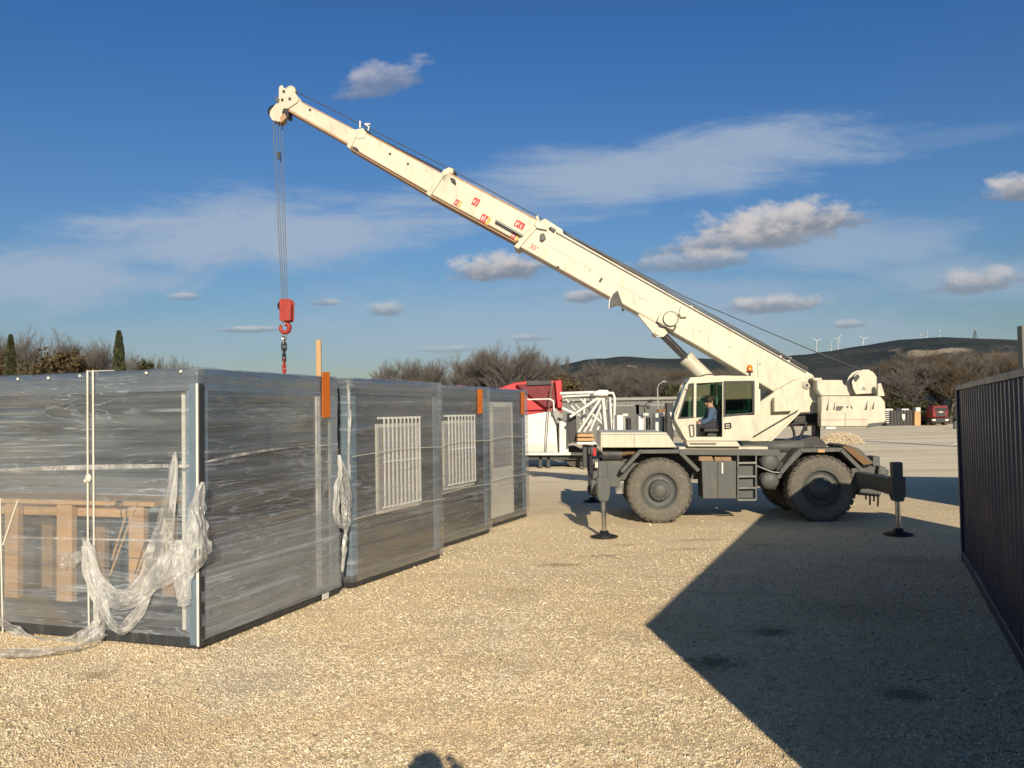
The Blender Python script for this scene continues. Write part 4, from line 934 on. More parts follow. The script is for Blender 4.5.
MB().prism(KZ([(726.3, 425.3), (730, 425), (730, 426.2), (726.4, 426.6)], CY0), CY0-.02, CY0-.003).build('door_latch', M['chassis'], cabo)
r_ = [(689.3, 425), (693.6, 424.6), (694.2, 436), (690.6, 436.4)]
MB().tube([K(x, y, CY0-.03) for x, y in r_+r_[:1]], .012, 6).build('grab_handle', M['greysteel'], cabo)
MB().tube([K(x, y, CY0-.05) for x, y in ((687.5, 389), (685, 388), (674.8, 414), (675, 419))], .016, 6).build('grab_rail', M['cream'], cabo)
MB().tube([K(x, y, CY0+.1) for x, y in ((694, 378), (706, 374.6), (738, 373.6), (744, 376.5))], .014, 6).build('roof_rail', M['darkmetal'], cabo)
q = K(749.8, 376, .45); bc_ = MB().cyl(q, q+Vector((0, 0, .09)), .022, n=10).build('beacon_stem', M['darkmetal'], cabo)
q = q+Vector((0, 0, .09)); bea = MB().lathe([(0, .001), (0, .062), (.02, .064), (.10, .058), (.135, .035), (.145, .001)], q, 20, 'z').build('beacon', M['amber'], crane)
MB().lathe([(-.02, .001), (-.02, .066), (.012, .066), (.012, .001)], q, 20, 'z').build('beacon_base', M['black'], bea)
plate('cab_step', [(686, 441.4), (737, 441.4), (741, 446.6), (688, 446.6)], .02, .5, M['cream'], .008)
plate('cab_step_slot', [(690, 443), (716, 443), (716, 444.6), (690, 444.6)], .012, .0195, M['chassis'], 0, bpy.data.objects['cab_step'])
plate('turntable_plate', [(679, 446.8), (768, 446.8), (768, 449.4), (679, 449.4)], .15, 2.3, M['cream'], .01)
plate('mirror_panel', [(757.6, 389), (760.4, 389), (760.4, 410), (757.6, 411)], .14, .3, M['offwhite'], .008)
# seat and controls
plate('seat', [(703, 432), (722, 432), (721, 428.5), (704, 428.5)], .35, .85, M['black'], .02)
plate('seat_back', [(717, 429), (721.5, 429), (722, 404), (719, 404)], .35, .85, M['black'], .02)
plate('seat_base', [(707, 437), (719, 437), (718, 432), (708, 432)], .45, .75, M['darkmetal'], .01)
plate('control_console', [(684, 437), (692, 437), (694, 421), (690, 418), (682, 421)], .3, .8, M['darkmetal'], .02)

# person builder
def skin(name, J, E, mat, parent, sub=2):
    names = list(J); me = bpy.data.meshes.new(name)
    me.from_pydata([J[k][0] for k in names], [(names.index(a), names.index(b_)) for a, b_ in E], [])
    o = bpy.data.objects.new(name, me); COL.objects.link(o); o.parent = parent
    md = o.modifiers.new('skin', 'SKIN'); md.use_smooth_shade = True
    sv = me.skin_vertices[0].data if me.skin_vertices else None
    if sv is None:
        raise RuntimeError('no skin layer')
    for i, k in enumerate(names): r_ = J[k][1]; sv[i].radius = (r_, r_) if not isinstance(r_, tuple) else r_; sv[i].use_root = (i == 0)
    s_ = o.modifiers.new('sub', 'SUBSURF'); s_.levels = sub; s_.render_levels = sub
    me.materials.append(mat); return o
def skin_safe(name, J, E, mat, parent, sub=2):
    names = list(J); bm_me = bpy.data.meshes.new(name)
    import bmesh
    bm = bmesh.new(); lay = bm.verts.layers.skin.verify(); vs = []
    for i, k in enumerate(names):
        v = bm.verts.new(J[k][0]); r_ = J[k][1]; v[lay].radius = (r_, r_) if not isinstance(r_, tuple) else r_; v[lay].use_root = (i == 0); vs.append(v)
    for a, b_ in E: bm.edges.new((vs[names.index(a)], vs[names.index(b_)]))
    bm.to_mesh(bm_me); bm.free()
    o = bpy.data.objects.new(name, bm_me); COL.objects.link(o); o.parent = parent
    md = o.modifiers.new('skin', 'SKIN'); md.use_smooth_shade = True
    s_ = o.modifiers.new('sub', 'SUBSURF'); s_.levels = sub; s_.render_levels = sub
    bm_me.materials.append(mat); return o
def person(label, loc, rz, J, wear):
    t = thing('person', label, 'person', loc, rz)
    E = [('pel', 'sp'), ('sp', 'ch'), ('ch', 'nk'), ('nk', 'hd'), ('hd', 'tp'), ('ch', 'ls'), ('ls', 'le'), ('le', 'lw'), ('lw', 'lh'), ('ch', 'rs'), ('rs', 're'), ('re', 'rw'), ('rw', 'rh'),
         ('pel', 'lp'), ('lp', 'lk'), ('lk', 'la'), ('la', 'lt'), ('pel', 'rp'), ('rp', 'rk'), ('rk', 'ra'), ('ra', 'rt')]
    rad = dict(pel=.13, sp=.12, ch=.14, nk=.055, hd=.085, tp=.075, ls=.065, le=.045, lw=.03, lh=.035, rs=.065, re=.045, rw=.03, rh=.035, lp=.095, lk=.06, la=.04, lt=.035, rp=.095, rk=.06, ra=.04, rt=.035)
    skin_safe('body', {k: (J[k], rad[k]) for k in J}, E, M['skin'], t)
    # fingers rooted in each palm
    for s_ in ('l', 'r'):
        w_, h_ = Vector(J[s_+'w']), Vector(J[s_+'h']); d = (h_-w_).normalized(); sd_ = d.cross(Vector((0, 0, 1))).normalized() if abs(d.z) < .95 else Vector((0, 1, 0))
        for i, ln in enumerate((.065, .075, .07, .055)):
            b0 = h_+sd_*(i-1.5)*.019; b1 = b0+d*ln*.6+Vector((0, 0, -.01)); b2_ = b1+d*ln*.4+Vector((0, 0, -.03))
            skin_safe('finger', {'a': (b0, .010), 'b': (b1, .009), 'c': (b2_, .007)}, [('a', 'b'), ('b', 'c')], M['skin'], t, 1)
        b0 = w_+d*.03+sd_*.03; skin_safe('thumb', {'a': (b0, .012), 'b': (b0+d*.035+sd_*.025, .010), 'c': (b0+d*.06+sd_*.025, .008)}, [('a', 'b'), ('b', 'c')], M['skin'], t, 1)
    jr = dict(rad); 
    for k in jr: jr[k] += .022
    sl = {k: (J[k], jr[k]) for k in ('pel', 'sp', 'ch', 'ls', 'le', 'rs', 're', 'lw', 'rw')}
    skin_safe('jacket', sl, [('pel', 'sp'), ('sp', 'ch'), ('ch', 'ls'), ('ls', 'le'), ('le', 'lw'), ('ch', 'rs'), ('rs', 're'), ('re', 'rw')], wear[0], t)
    tr = {k: (J[k], rad[k]+.025) for k in ('pel', 'lp', 'lk', 'la', 'rp', 'rk', 'ra')}
    skin_safe('trousers', tr, [('pel', 'lp'), ('lp', 'lk'), ('lk', 'la'), ('pel', 'rp'), ('rp', 'rk'), ('rk', 'ra')], wear[1], t)
    for s_ in ('l', 'r'): skin_safe('boot', {'a': (J[s_+'a'], .05), 'b': (Vector(J[s_+'a']).lerp(Vector(J[s_+'t']), .2)+Vector((0, 0, -.02)), .055), 'c': (J[s_+'t'], .045)}, [('a', 'b'), ('b', 'c')], M['black'], t)
    hd, tp2, fw = Vector(J['hd']), Vector(J['tp']), wear[2]
    fw = Vector(fw).normalized(); sd_ = fw.cross(Vector((0, 0, 1)))
    MB().ball(hd+Vector((0, 0, .045))-fw*.02, .106, 20, (1, 1, 1.0)).build('hair', M['hair'], t)
    b = MB(); fc = hd+fw*.085
    b.ball(fc+fw*.012+Vector((0, 0, -.005)), .018, 8, (1, 1, 1.5)); b.build('nose', M['skin'], t)
    for s_ in (-1, 1): MB().ball(fc+sd_*s_*.032+Vector((0, 0, .022))-fw*.002, .012, 8).build('eye', M['black'], t); MB().ball(hd+sd_*s_*.092, .028, 8, (.6, .6, 1)).build('ear', M['skin'], t)
    MB().box(fc+Vector((-.012, -.012, -.05)), fc+Vector((.012, .012, -.042))).build('mouth', M['hookred'], t)
    return t
# crane driver, in the crane's frame (faces -x)
sx = K(714, 428, .6); hx = K(711, 401.5, .6)
X, Z = sx.x, sx.z; cy = .58
Jd = dict(pel=(X, cy, Z+.06), sp=(X-.03, cy, Z+.24), ch=(X-.06, cy, Z+.42), nk=(X-.08, cy-.01, Z+.53), hd=(X-.11, cy-.01, Z+.62), tp=(X-.10, cy-.01, Z+.70),
          ls=(X-.07, cy-.17, Z+.43), le=(X-.14, cy-.23, Z+.20), lw=(X-.36, cy-.20, Z+.12), lh=(X-.43, cy-.18, Z+.12), rs=(X-.07, cy+.17, Z+.43), re=(X-.14, cy+.23, Z+.2), rw=(X-.36, cy+.15, Z+.14), rh=(X-.43, cy+.13, Z+.15),
          lp=(X-.02, cy-.1, Z+.05), lk=(X-.42, cy-.13, Z+.08), la=(X-.47, cy-.13, Z-.28), lt=(X-.60, cy-.14, Z-.31), rp=(X-.02, cy+.1, Z+.05), rk=(X-.42, cy+.13, Z+.08), ra=(X-.5, cy+.13, Z-.28), rt=(X-.63, cy+.14, Z-.31))
sca = .88
Jd = {k: (X+(v[0]-X)*sca, cy+(v[1]-cy)*sca, Z+(v[2]-Z)*sca) for k, v in Jd.items()}
person('crane driver in a blue jacket seated in the open cab', O, -TH, Jd, (M['denim'], M['darkcloth'], (-.8, -.6, -.3)))

# chassis
plate('front_deck', [(600.5, 447.6), (600.7, 432.4), (666.5, 432.4), (677, 447.6)], .0, 2.5, M['cream'], .015)
ch_ = MB(); z1 = KZ([(604, 450), (895, 452), (860, 453), (866, 470), (860, 478), (612, 478), (604, 470)], .55)
ch_.prism(KZ([(606, 449), (850, 450), (862, 462), (862, 478), (612, 480), (606, 470)], .55), .55, .75).prism(KZ([(606, 449), (850, 450), (862, 462), (862, 478), (612, 480), (606, 470)], .55), 1.75, 1.95)
ch_.prism(KZ([(680, 449.5), (780, 449.5), (780, 456), (680, 455)], .02), .02, 2.48)
ch_.prism(KZ([(606, 452), (850, 452), (850, 458), (606, 458)], .55), .7, 1.8)
cho = ch_.build('chassis', M['chassis'], crane, .01)
def fender(pts_o, t_=7):
    b = MB()
    for a_, c_ in zip(pts_o, pts_o[1:]):
        p0, p1 = K(*a_, 0), K(*c_, 0); d = Vector((p1.x-p0.x, 0, p1.z-p0.z)).normalized(); n_ = Vector((-d.z, 0, d.x))*(-.085)
        if n_.z > 0: n_ = -n_
        b.prism([(p0.x, p0.z), (p1.x, p1.z), (p1.x+n_.x*.9, p1.z+n_.z*.9), (p0.x+n_.x*.9, p0.z+n_.z*.9)], -.03, .50)
    return b.build('fender', M['chassis'], crane, .006)
fender([(620, 470.5), (639, 449.8), (680, 449.5), (700, 469.5)])
fender([(779, 472), (799, 448.6), (842, 447.8), (863, 469)])
plate('fender_plate', [(783, 473), (780, 470), (795, 452), (804, 452), (790, 466)], .0, .06, M['chassis'])
plate('fender_drop', [(860, 468), (866, 470), (862, 481), (857.5, 481)], -.02, .05, M['chassis'], .005)
plate('marker_light', [(817.8, 449.3), (825, 449.3), (825, 452.5), (817.8, 452.5)], -.05, -.031, M['wood'], .004)
plate('toolbox', [(701.5, 461), (736.6, 461), (736.6, 498.7), (703, 498.7)], .02, .62, M['chassis'], .015)
tb = bpy.data.objects['toolbox']
plate('toolbox_latch', [(721.7, 462.8), (723.2, 462.8), (723.2, 473.6), (721.7, 473.6)], .0, .018, M['white'], .002, tb)
plate('toolbox_seam', [(717.5, 462), (718.1, 462), (718.1, 498), (717.5, 498)], .012, .019, M['black'], 0, tb)
plate('timber_block', [(699, 456.5), (712, 456.5), (714, 461), (699, 461)], .05, .5, M['oldwood'], .008)
plate('timber_block', [(714.5, 457), (731, 457), (732, 461), (715, 461)], .05, .5, M['oldwood'], .008)
b = MB()
for x in (738, 756): b.cyl(K(x, 455, -.02), K(x, 500, -.02), .022, n=8)
for y in (462, 475.5, 487, 499): b.box(*(lambda a_, c_: ((a_.x, -.05, a_.z), (c_.x, .02, c_.z)))(K(738, y, -.02), K(756, y+1.6, -.02)))
b.build('ladder', M['greysteel'], crane)
plate('ladder_back', [(738, 463), (757, 463), (757, 498), (738, 498)], .08, .5, M['chassis'], .01)
for y in (462.3, 480.6):
    q = K(770, y, .05); r_ = .185
    MB().lathe([(-.06, .001), (-.055, r_*.5), (-.03, r_*.85), (.02, r_), (.65, r_), (.68, r_*.85), (.70, .001)], q, 28).build('air_tank', M['chassis'], crane)
    MB().lathe([(.1, r_+.001), (.1, r_+.012), (.14, r_+.012), (.14, r_+.001)], q, 28).build('tank_band', M['darkmetal'], crane)
plate('tank_bracket', [(776.5, 462), (783.5, 462), (783.5, 474), (776.5, 474)], .1, .3, M['black'], .01)
MB().tube([K(757, 466, .02), K(772, 472, .0), K(782, 473, .0)], .02, 6).build('air_hose', M['greysteel'], crane)
plate('axle_housing', [(767, 482), (790, 478), (790, 490), (767, 490)], .6, 1.8, M['black'], .02)
# muffler and clutter at the front
MB().cyl(K(602.5, 454.5, .35), K(622, 454.5, .35), .14, n=20).build('muffler', M['darkmetal'], crane)
MB().tube([K(621, 454, .3), K(630, 452.5, .3), K(638, 454, .3)], .05, 10).build('exhaust_pipe', M['rust'], crane)
plate('front_crossbeam', [(603, 459), (625, 461), (622, 478), (618, 487), (604, 487)], .30, 2.2, M['chassis'], .015)
plate('front_bumper', [(592, 459), (600, 459), (600, 484), (592, 480)], .6, 2.1, M['chassis'], .02)
q = K(594.5, 489, .7); MB().cyl(q+Vector((0, -.1, 0)), q+Vector((0, .1, 0)), .155, n=20).build('tow_reel', M['black'], crane)
for (x0, y0, x1, y1, m_) in ((593, 448, 596, 456, 'red'), (595, 462, 599, 468, 'offwhite'), (617, 468, 623, 475, 'darkmetal'), (616, 481, 624, 494, 'steel')):
    plate('front_fitting', [(x0, y0), (x1, y0), (x1, y1), (x0, y1)], .4, .6, M[m_], .01)
MB().tube([K(x, y, .3) for x, y in ((590, 446), (593, 470), (591, 490))], .018, 6).build('front_hose', M['black'], crane)
# outriggers: beam, jack, foot
def outrigger(px_near, py_top, bx, yj, yfoot, beam_pts, near=True):
    """one telescopic beam that reaches sideways, with its jack leg and foot plate"""
    pass
def jack(x, yj, ztop, zmid, r_outer, parent):
    j = MB().box((x-.085, yj-.085, zmid), (x+.085, yj+.085, ztop)).build('jack_housing', M['chassis'], parent, .015)
    MB().prism([(x-.075, zmid-.02), (x+.075, zmid-.02), (x+.12, zmid+.12), (x+.12, zmid+.42), (x-.12, zmid+.42), (x-.12, zmid+.12)], yj-.11, yj+.11).build('jack_collar', M['chassis'], j, .02)
    MB().cyl((x, yj, .08), (x, yj, zmid), .045, n=16).build('jack_rod', M['steel'], j)
    MB().lathe([(.02, .001), (.02, .25), (.035, .25), (.075, .10), (.13, .07), (.13, .001)], (x, yj, 0), 28, 'z').build('foot_plate', M['black'], j)
YN, YF = -1.85, 4.2
for (pxj, ytop, ymid, zb0, zb1, pyf) in ((603.5, 461, 500, .55, .82, 'f'), (897.4, 462, 500, .60, 1.0, 'r')):
    x = K(pxj, 500, YN).x; zt2 = K(pxj, ytop, YN).z; zm = K(pxj, ymid, YN).z
    for yj in (YN, YF):
        ob = MB().box((x-.09, min(yj, .4 if yj < 0 else 2.1), zb0+.12), (x+.09, max(yj, .4 if yj < 0 else 2.1), zb1)).build('outrigger_beam', M['chassis'], crane, .01)
        jack(x, yj, zt2, zm, .1, ob)
    MB().box((x-.16, .0, zb0+.05), (x+.16, 2.5, zb1+.07)).build('outrigger_box', M['chassis'], crane, .015)
# rear end: sloping timber mats, boxes, chains
plate('rear_frame', [(855, 478), (862, 470), (876, 463), (889, 470), (889, 476), (880, 497), (858, 495)], .35, 2.2, M['chassis'], .015)
plate('rear_box', [(873, 456.5), (880, 456.5), (880, 466), (873, 466)], .3, .8, M['chassis'], .01)
plate('rear_box', [(879, 466), (886, 467), (887.5, 475), (878, 475)], .2, 1.0, M['chassis'], .02)
plate('rear_slab', [(843, 446.5), (847, 444.5), (860, 449), (874, 463), (867, 466), (861, 462)], .1, 1.2, M['chassis'], .01)
for k in range(3): plate('timber_mat', [(842.5+k*3.4, 447+k*.4), (845.3+k*3.4, 446.2+k*.4), (867.3+k*2.4, 463.5-k*.2), (864.4+k*2.4, 465.6-k*.4)], -.06+k*.01, .09, M['rust'], .01)
for x, ye_ in ((865.5, 499), (869.5, 505), (873.5, 501.5), (877.5, 506.5)): MB().tube([K(x, 494, .0), K(x+.6, 499, .0), K(x+.3, ye_, .0)], .018, 6).build('hanging_chain', M['rust'], crane)
# wheels
def make_wheel(first=True):
    r, w_ = .665, .40
    b = MB(); prof = [(.02, .36), (.0, .40), (-.015, .50), (-.005, .59), (.03, .635), (.07, .648), (w_/2, .652), (w_-.07, .648), (w_-.03, .635), (w_+.005, .59), (w_+.015, .50), (w_, .40), (w_-.02, .36)]
    b.lathe(prof, (0, 0, 0), 56)
    wh = b.build('wheel', M['rubber'], crane)
    t_ = MB()
    for i in range(30):
        for s_ in (0, 1):
            a = 2*math.pi*(i+.5*s_)/30; mt = Matrix.Rotation(a, 4, 'Y')
            y0, y1 = (.012, .19) if s_ == 0 else (.21, w_-.012)
            t_.box((-.05, y0, .640), (.05, y1, .660), mt)
            ye = (-.006, .04) if s_ == 0 else (w_-.04, w_+.006)
            t_.box((-.042, ye[0], .60), (.042, ye[1], .65), mt)
    t_.build('tread', M['tread'], wh, 0)
    rm = MB(); rm.lathe([(.03, .375), (-.005, .375), (-.012, .36), (.03, .345), (.07, .335), (.09, .25), (.075, .215), (.06, .21)], (0, 0, 0), 40); rm.lathe([(.37, .36), (.2, .34), (.11, .335)], (0, 0, 0), 40)
    rm.build('rim', M['chassis'], wh)
    hbm = MB(); hbm.lathe([(.06, .215), (-.01, .205), (-.035, .19), (-.045, .13), (-.06, .12), (-.075, .10), (-.08, .001)], (0, 0, 0), 32)
    hbm.build('hub', M['chassis'], wh)
    for i in range(10):
        a = 2*math.pi*i/10; MB().cyl((math.cos(a)*.165, -.04, math.sin(a)*.165), (math.cos(a)*.165, -.065, math.sin(a)*.165), .018, n=6).build('wheel_nut', M['chassis'], wh)
    return wh
wheel = make_wheel()
xr = K(822, 489, 0).x; zw = .668
wheel.location = (0, 0, zw); wheel.scale = (1.012, 1, 1.012)
for (x, y, rz) in ((xr, 0, 0), (0, 2.5, math.pi), (xr, 2.5, math.pi)):
    c = copy_tree(wheel, crane); c.location = (x, y, zw); c.rotation_euler = (0, .3*x, rz); c.scale = (1.03, 1, 1.03) if x else c.scale
for x in (0, xr):
    MB().cyl((x, .35, zw), (x, 2.15, zw), .13, n=16).ball((x, 1.25, zw), .28, 16).build('axle', M['darkmetal'], crane)

# ------------------------------------------------------------------ things in the yard behind
def slab(px_pts, Y, depth):
    q = [at(x, y, Y) for x, y in px_pts]; return [(p_.x, p_.z) for p_ in q], Y, Y+depth
def yplate(name, pts, Y, depth, mat, parent, bevel=.02):
    z, a_, b_ = slab(pts, Y, depth); return MB().prism(z, a_, b_).build(name, mat, parent, bevel)
mt = thing('machine_trailer', 'white machine body with a red hood on a low trailer beyond the wrapped cabins', 'trailer')
yplate('red_hood', [(458, 385.2), (494, 390), (514, 382.8), (527, 381), (562, 380.6), (562.5, 409), (527, 414.5), (460, 420)], 35.2, 2.2, M['red'], mt)
yplate('hood_edge', [(555, 380.5), (561.5, 380), (562.5, 412), (558, 413)], 34.6, .6, M['red'], mt)
yplate('white_body', [(470, 421), (527, 414.8), (551, 411), (556, 420), (558, 453), (470, 453)], 34.6, 2.4, M['white'], mt, .06)
yplate('body_skirt', [(500, 443.2), (556, 443.2), (555, 452), (500, 452)], 34.5, .1, M['offwhite'], mt)
yplate('gusset_plate', [(551, 409), (556, 408), (563, 416), (561, 424), (557, 423)], 34.3, .15, M['concrete'], mt)
yplate('end_box', [(559.5, 421), (568.5, 421), (568.5, 455), (559.5, 455)], 34.2, 2.4, M['white'], mt)
yplate('trailer_rail', [(470, 452.5), (585, 452.5), (585, 455.3), (470, 455.3)], 34.1, .2, M['white'], mt)
yplate('trailer_bed', [(480, 455.5), (600, 455.5), (600, 460), (480, 460)], 34.4, 2.2, M['darkmetal'], mt)
for x in (523, 540.5, 548.5, 590): yplate('support_leg', [(x-1.4, 456), (x+1.4, 456), (x+2.2, 467.5), (x-2.2, 467.5)], 34.4, .35, M['darkmetal'], mt)
yplate('strap', [(552, 382), (553, 382), (549, 412), (546.5, 452), (545.5, 452), (548, 412)], 34.0, .05, M['chassis'], mt, 0)
yplate('hood_shade', [(516, 384.6), (554, 383.2), (556.5, 404), (546, 408)], 34.9, .28, M['darkred'], mt, .01)  # shadow across the hood, painted as a dark red panel
yplate('top_cover', [(526.5, 380.6), (551, 380.4), (551, 384.5), (526.5, 385.5)], 34.8, .09, M['black'], mt, .01)
b = MB().tube([at(527, 399.5, 34), at(550, 399, 34), at(553.5, 401, 34), at(554, 411, 34)], .035, 6); b.build('hand_rail', M['white'], mt)
for x in (575, 592, 625): 
    q = at(x, 462, 35); MB().cyl((q.x, 34.6, .42), (q.x, 36.6, .42), .42, n=20).build('trailer_wheel', M['tread'], mt)
lt = thing('lattice_frame', 'white tubular lattice frame lying on timbers beside the red-hooded machine', 'lattice')
def ltube(pts, Y, r=.05, mat='white'):
    q = [at(x, y, Y) for x, y in pts]; MB().tube(q, r, 8).build('tube', M[mat], lt)
for pts, Y, r_ in (([(560, 393.5), (594, 392.3)], 33, .06), ([(562, 396.8), (594, 395)], 34.2, .05), ([(601, 396), (570, 417)], 33, .06), ([(601, 398), (578.5, 432)], 33, .06), ([(603, 397), (606, 431)], 33, .07), ([(607, 397), (612, 431)], 33.4, .07),
        ([(594, 396), (605, 430)], 34.4, .045), ([(578, 396), (606, 428)], 34.4, .045), ([(590, 412), (606, 427)], 33.3, .05), ([(585, 398), (583, 428)], 34.4, .05), ([(562, 408), (578, 415)], 33.2, .06), ([(604, 398), (590, 431)], 33.2, .05), ([(599, 400), (618, 430)], 34.0, .04), ([(580, 424), (607, 408)], 34.6, .035), ([(597, 430), (612, 404)], 33.6, .04), ([(566, 399), (592, 431)], 35.0, .04), ([(583, 430), (600, 405)], 34.5, .05), ([(590, 398), (596, 408), (586, 430)], 34.8, .04),
        ([(608, 393), (613, 393), (614.8, 398), (614, 431)], 32.8, .05), ([(610, 397), (612, 430)], 33.0, .04), ([(573, 401), (589, 420)], 34.9, .035), ([(584, 432), (606, 400)], 33.6, .045)): ltube(pts, Y, r_)
yplate('node_cap', [(593, 395.5), (594, 391.5), (600, 389.8), (608, 389.8), (609.5, 392), (608, 396)], 32.7, 2.0, M['white'], lt, .05)
yplate('lattice_base', [(577, 442), (600, 442), (600, 444.5), (577, 444.5)], 32.7, 2.2, M['white'], lt)
for k in range(2): yplate('timber', [(577.5, 434+k*4), (594, 434+k*4), (594, 437+k*4), (577.5, 437+k*4)], 32.8, 1.6, M['wood'], lt)
yplate('dark_drive', [(569, 414), (576, 413), (577, 440), (569, 444)], 33.5, 1.2, M['black'], lt)
yplate('support', [(583, 444.5), (587, 444.5), (587, 468), (583, 468)], 33, .3, M['darkmetal'], lt)
yplate('support', [(594, 444.5), (597, 444.5), (597, 468), (594, 468)], 33, .3, M['darkmetal'], lt)
grp = 'white cabinets behind the crane deck'
cabs = []
for (x0, x1, top, lab) in ((617, 632, 415, 'white cabinet with a black roll at its side, leftmost of three behind the crane deck'), (638.5, 651, 414.5, 'middle white cabinet of three behind the crane deck'), (655.5, 667, 413.5, 'white cabinet nearest the crane cab, rightmost of three behind the deck')):
    t = thing('equipment_cabinet', lab, 'cabinet', group=grp)
    m1_ = x0+(x1-x0)*.42
    yplate('cabinet_body', [(x0, top), (m1_, top), (m1_, 452), (x0, 452)], 30, .8, M['white'], t)
    yplate('cabinet_side', [(m1_, top+2), (m1_+2.2, top+2), (m1_+2.2, 452), (m1_, 452)], 30.2, .5, M['concrete'], t)
    q = at((m1_+2.2+x1)/2, 420, 30.2); z0 = at(x1, 448, 30.2).z; z1_ = at(x1, top+3, 30.2).z
    MB().cyl((q.x, 30.3, 0), (q.x, 30.3, z1_), .09, n=16).build('black_roll', M['black'], t)
    yplate('cabinet_top', [(m1_-.5, top-1.5), (m1_+5, top-1.5), (m1_+5, top+1.4), (m1_-.5, top+1.4)], 30.25, .3, M['offwhite'], t)
dp = thing('black_mast', 'black upright mast with a cross arm beside the crane cab', 'mast')
yplate('mast', [(666.5, 403), (673, 403), (673.5, 450), (667, 450)], 29, .4, M['black'], dp)
yplate('cross_arm', [(657.5, 409), (667, 409), (667, 412.5), (657.5, 412.5)], 29.1, .15, M['rust'], dp)
yplate('cross_arm', [(639, 405), (650, 405), (650, 409), (648, 409), (647, 406.6), (639, 406.6)], 29.1, .15, M['darkmetal'], dp)
yplate('brace', [(669.5, 412), (671.5, 412), (675.5, 430), (673.5, 430)], 28.9, .1, M['white'], dp)
q0 = at(668, 440, 29); MB().box((q0.x-.6, 28.8, 0), (q0.x+.6, 29.6, .4)).build('mast_foot', M['darkmetal'], dp, .02)
# warehouse
wh = thing('warehouse', 'long low grey warehouse behind the crane', 'warehouse')
a_ = at(440, 400, 70); b_ = at(712, 398, 70); zt = at(620, 399, 70).z
b = MB(); x = a_.x; prof = []
while x < b_.x: prof += [(x, 70), (x+.6, 70), (x+.68, 69.96), (x+.92, 69.96)]; x += 1.0
for (xx, y_) in prof:
    for z in (0, zt-.12): b.v.append((xx, y_, z))
b.f = [(2*i, 2*i+2, 2*i+3, 2*i+1) for i in range(len(prof)-1)]; b.sm = [False]*len(b.f)
b.build('wall', M['wall'], wh)
MB().box((a_.x, 70.1, 0), (b_.x, 84, zt-.12)).build('wall', M['wall'], wh)
MB().prism([(a_.x-.2, zt-.12), (b_.x+.2, zt-.12), (b_.x+.2, zt+.12), (a_.x-.2, zt+.12)], 69.7, 84.3).build('roof', M['roofm'], wh, .02)
for px in (620, 655):
    q = at(px, 410, 69.9); dd = MB().box((q.x-1.6, 69.88, 0), (q.x+1.6, 69.95, 2.7)).build('door', M['chassis'], wh)
    MB().box((q.x-1.7, 69.86, 2.7), (q.x+1.7, 69.95, 2.8)).build('lintel', M['roofm'], dd)
q = at(660, 386, 66); b = MB().cyl((q.x-.2, 66, 0), (q.x-.2, 66, q.z-.2), .05, n=8).tube([(q.x-.2, 66, q.z-.2), (q.x-.12, 66, q.z+.1), (q.x+.25, 66, q.z+.35)], .035, 6)
sl = thing('street_lamp', 'thin grey street lamp standing in front of the warehouse', 'street lamp')
b.build('pole', M['concrete'], sl); MB().box((q.x+.15, 65.9, q.z+.30), (q.x+.5, 66.1, q.z+.40)).build('lamp_head', M['concrete'], sl, .02)
# far right of the yard
fc_ = thing('skip_container', 'dark grey container at the far side of the yard beside the red truck', 'container')
yplate('body', [(886.5, 411), (914.5, 410.8), (914.5, 425.6), (886.5, 426)], 98, 2.4, M['darkmetal'], fc_)
b = MB()
for k in range(9):
    q = at(888+k*3.2, 418, 97.95); b.box((q.x-.06, 97.9, .1), (q.x+.06, 97.98, 1.9))
b.build('rib', M['darkmetal'], fc_)
yplate('white_mark', [(902, 414), (905, 414), (905, 419), (903.5, 421), (902, 417)], 97.85, .04, M['offwhite'], fc_, 0)
for (x0, x1, y0, y1, lab) in ((885.5, 893, 408.7, 411, 'flat white pack on the left end of the far dark container'), (902, 909, 408.7, 410.6, 'flat white pack on the middle of the far dark container')):
    z, y_a, y_b = slab([(x0, y0), (x1, y0), (x1, y1), (x0, y1)], 98.2, 1.5)
    tag(MB().prism(z, y_a, y_b).build('white_pack', M['white'], None, .03), lab, 'package')
z, y_a, y_b = slab([(914.8, 411.5), (920.8, 411.3), (920.8, 425.4), (914.8, 425.5)], 97.5, 1.2)
tag(MB().prism(z, y_a, y_b).build('wooden_crate', M['wood'], None, .03), 'tall brown wooden crate at the end of the far dark container', 'crate')
z, y_a, y_b = slab([(916, 407.5), (920.6, 407.5), (920.6, 411.2), (916, 411.3)], 97.7, .8)
tag(MB().prism(z, y_a, y_b).build('white_box', M['white'], None, .03), 'white box standing on the tall brown wooden crate', 'box')
tr = thing('red_truck', 'dark red truck cab parked under the bare trees at the far side of the yard', 'truck')
yplate('cab', [(933, 406.6), (935, 405.6), (948, 405.3), (948.6, 417.5), (932.6, 418)], 96, 1.6, M['darkred2'], tr, .15)
yplate('windscreen', [(935.3, 407.6), (946.5, 407.4), (946.8, 411), (935, 411.2)], 95.95, .05, M['black'], tr, 0)
yplate('grille', [(936.5, 412.5), (945.5, 412.4), (945.5, 416.2), (936.5, 416.4)], 95.95, .05, M['darkmetal'], tr, 0)
yplate('name_plate', [(938.8, 411.6), (943, 411.5), (943, 412.4), (938.8, 412.5)], 95.9, .06, M['white'], tr, 0)
yplate('bumper', [(932.6, 418.3), (948.8, 418), (948.8, 422.3), (932.6, 422.6)], 95.8, .6, M['darkmetal'], tr, .05)
yplate('chassis', [(930, 417), (952, 417), (952, 421), (930, 421)], 97, 5, M['darkmetal'], tr, .05)
